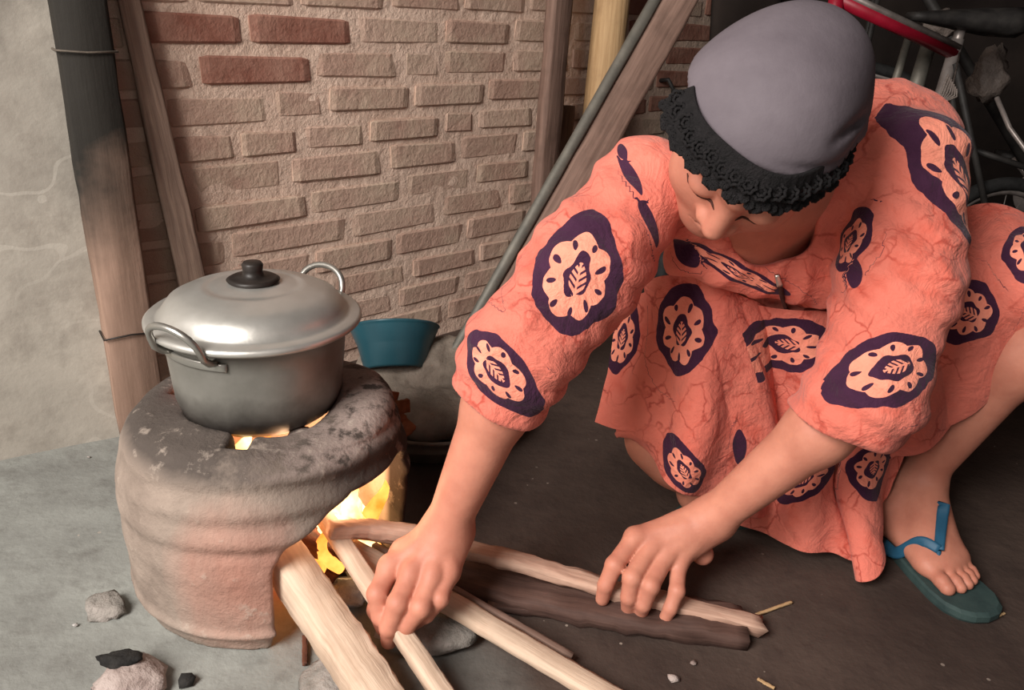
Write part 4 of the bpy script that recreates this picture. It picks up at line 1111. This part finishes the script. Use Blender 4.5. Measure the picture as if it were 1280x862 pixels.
# lace: a scalloped ruffle hanging from the hem of the scarf
na = 420; nb = 12; LV = []; 
def hem_pt(a, k):
    """a: angle from the forehead, k: 0 at the scarf .. 1 lower edge"""
    s, c = math.sin(a), math.cos(a)
    sc_ = 1-.18*(1-abs(math.cos(a*13)))**1.2
    w = .040*sc_
    kk = k*w
    # walk down the dome from the hem
    rf, rs_ = .112, .096
    r0 = .80+.02*math.sin(a*5)
    y = c*rf*r0+.000; x = s*rs_*r0-.016
    z = (.058+y*.42)
    out = r0+kk*7.0
    drop = kk*(.55+kk*9)
    return H(x+s*kk*.55, y+c*kk*.62, z-drop*1.0+.004)
for i in range(na):
    a = -1.22+2.9*i/(na-1)
    for j in range(nb):
        k = j/(nb-1); p = hem_pt(a, k); LV.append(p+HU*(.0014*math.sin(a*60+k*4)*k))
LF = [(i*nb+j, (i+1)*nb+j, (i+1)*nb+j+1, i*nb+j+1) for i in range(na-1) for j in range(nb-1)]
lace = obj('lace_edge', LV, LF, 'lace', sc, label='black lace edging with rosettes')
m_ = lace.modifiers.new('solidify', 'SOLIDIFY'); m_.thickness = .003
b = B()
def rosette(a, k, r):
    c = hem_pt(a, k); n = nrm(nrm(EYE-c)+nrm(c-HD)*.6); e1 = nrm(np.cross(n, HS)); e2 = np.cross(n, e1); c = c+n*.004
    for ring, (rr, tr, m) in enumerate(((r, .0018, 8), (r*.5, .0016, 6))):
        ps = [c+(rr*(1+.12*math.cos(t*m)))*(math.cos(t)*e1+math.sin(t)*e2) for t in np.linspace(0, 2*math.pi, 33)[:-1]]
        ps.append(ps[0]); b.add(*tube(ps, tr, 5, cap=False))
for i in range(19):
    a = -1.15+2.75*i/18; rosette(a, .52, .0075)
for i in range(38):
    a = -1.18+2.8*i/37; rosette(a, .9, .0035)
b.make('lace_rosettes', 'lace', sc)['kind'] = 'stuff'
# dark cap edge in front of the hem on her right temple comes with the lace; lashes
for sgn in (-1, 1):
    pts = []
    for k in np.linspace(-1, 1, 9):
        o_ = HD+HS*(sgn*.032+k*.020)+HU*(-.0035-.0030*(1-k*k)-.0)+HF*.14
        h_ = body_bvh.ray_cast(Vector(o_), Vector(-HF))
        if h_[0] is not None: pts.append(np.array(h_[0])+HF*.0004)
    if len(pts) > 3: obj('eyelashes', *tube(pts, [.0006]+[.0019]*(len(pts)-2)+[.0005], 6), 'lid_line', root)
# nails
for J, back in ((JR, backR), (JL, backL)):
    for q in ('index', 'middle', 'ring', 'little', 'thumb'):
        a, e_ = J[q][2], J[q][3]; d_ = nrm(e_-a); toc = nrm(EYE-e_); nn = nrm(toc-d_*(toc@d_)); r = .0078 if q != 'little' else .0066
        c = e_+nn*(r*.80)+d_*.001; sd = np.cross(d_, nn)
        v, f = lathe([(0, .0012), (.35, .0011), (.8, .0004), (1, -.0016)], (0, 0, 0), 14)
        v = [c+sd*(x[0]*.0052*(r/.0078))+d_*(x[1]*.0062)+nn*(x[2]-abs(x[0])**2*.0022) for x in v]
        obj('fingernail', v, f, 'nail', root)
for (k, w, k2, w2, r) in toes:
    c = Ft(k2, w2, .0225)+V(0, 0, r*.86)+fd*.001; v, f = lathe([(0, .0010), (.35, .0009), (.8, .0004), (1, -.0012)], (0, 0, 0), 14)
    v = [c+fw*(x[0]*r*.62)+fd*(x[1]*r*.55)+V(0, 0, x[2]-abs(x[0])**2*.0018-(x[1]*r*.2)) for x in v]; obj('toenail', v, f, 'nail', root)
# ------------------------------------------------------------------ sandals
def sandal(Ft_, wscale=1.0, label=None):
    n = 40; top = []; prof = []
    ring = []
    for i in range(n+1):
        k = .5-.5*math.cos(math.pi*i/n); w = np.interp(k, [0, .012, .05, .12, .25, .42, .62, .78, .88, .95, .985, 1.0], [.0, .010, .021, .028, .032, .031, .040, .045, .043, .033, .020, .0]); ring.append((k, w))
    out = [(k*1.12-.03, w) for k, w in ring]+[(k*1.12-.03, -w) for k, w in reversed(ring)]
    v = []; lay = [(1.0, .0), (1.02, .004), (1.02, .012), (.97, .0155)]
    for s_, z in lay:
        for k, w in out: v.append(Ft_((k-.53)*s_+.53, w*s_, z+.0005))
    m = len(out); f = [(l*m+i, l*m+(i+1) % m, (l+1)*m+(i+1) % m, (l+1)*m+i) for l in range(len(lay)-1) for i in range(m)]
    f += [tuple(range(m))[::-1], tuple((len(lay)-1)*m+i for i in range(m))]
    fl = obj('flip_flop', v, f, 'sole', root, smooth=False, label=label)
    return fl
fl = sandal(Ft, label='dark green rubber flip flop')
def strap(pts, w0, w1, par):
    """band lying on the foot"""
    path = []
    cs = crom(np.array(pts), np.linspace(0, 1, 22))
    up = V(0, 0, 1); vv, ff, gg = beam(cs, (w0+w1)/2, .0045, up=nrm(EYE-cs[11]), nseg=21, jit=0, bev=.4, taper=(w0/((w0+w1)/2), w1/((w0+w1)/2)))
    return obj('strap', vv, ff, 'strap', par)
def topz(k, w):
    c = Ft(k, w, .2); h_ = body_bvh.ray_cast(Vector(c), Vector((0, 0, -1)))
    return np.array(h_[0])+V(0, 0, .0025) if h_[0] is not None and h_[0][2] > .012 else Ft(k, w, .018)
def thong(Ft_, par):
    V0 = topz(.70, -.014)
    strap([V0+V(0, 0, .002), topz(.60, -.026), topz(.50, -.036)+V(0, 0, .001), Ft_(.38, -.037, .014)], .013, .019, par)
    strap([V0+V(0, 0, .002), topz(.60, .006), topz(.52, .022), topz(.46, .032), Ft_(.36, .036, .014)], .013, .019, par)
    obj('toe_post', *tube([V0, Ft_(.74, -.015, .014)], .0035, 8), 'strap', par)
thong(Ft, fl)
# right sandal, mostly hidden behind the left forearm
RT = AR+V(.15, .025, 0); RT[2] = 0; RB = AR+V(-.045, -.005, 0); RB[2] = 0; rd = nrm(RT-RB); rw_ = V(-rd[1], rd[0], 0); rw_ = rw_ if rw_[0] > 0 else -rw_
FtR = lambda k, w, z: RB+rd*(k*.23)+rw_*w+V(0, 0, z)
fr_ = sandal(FtR, label='dark flip flop half hidden behind her left forearm')
strap([FtR(.66, .012, .035), FtR(.55, .030, .03), FtR(.42, .038, .014)], .009, .013, fr_); strap([FtR(.66, .012, .035), FtR(.55, -.020, .034), FtR(.42, -.036, .014)], .009, .013, fr_)
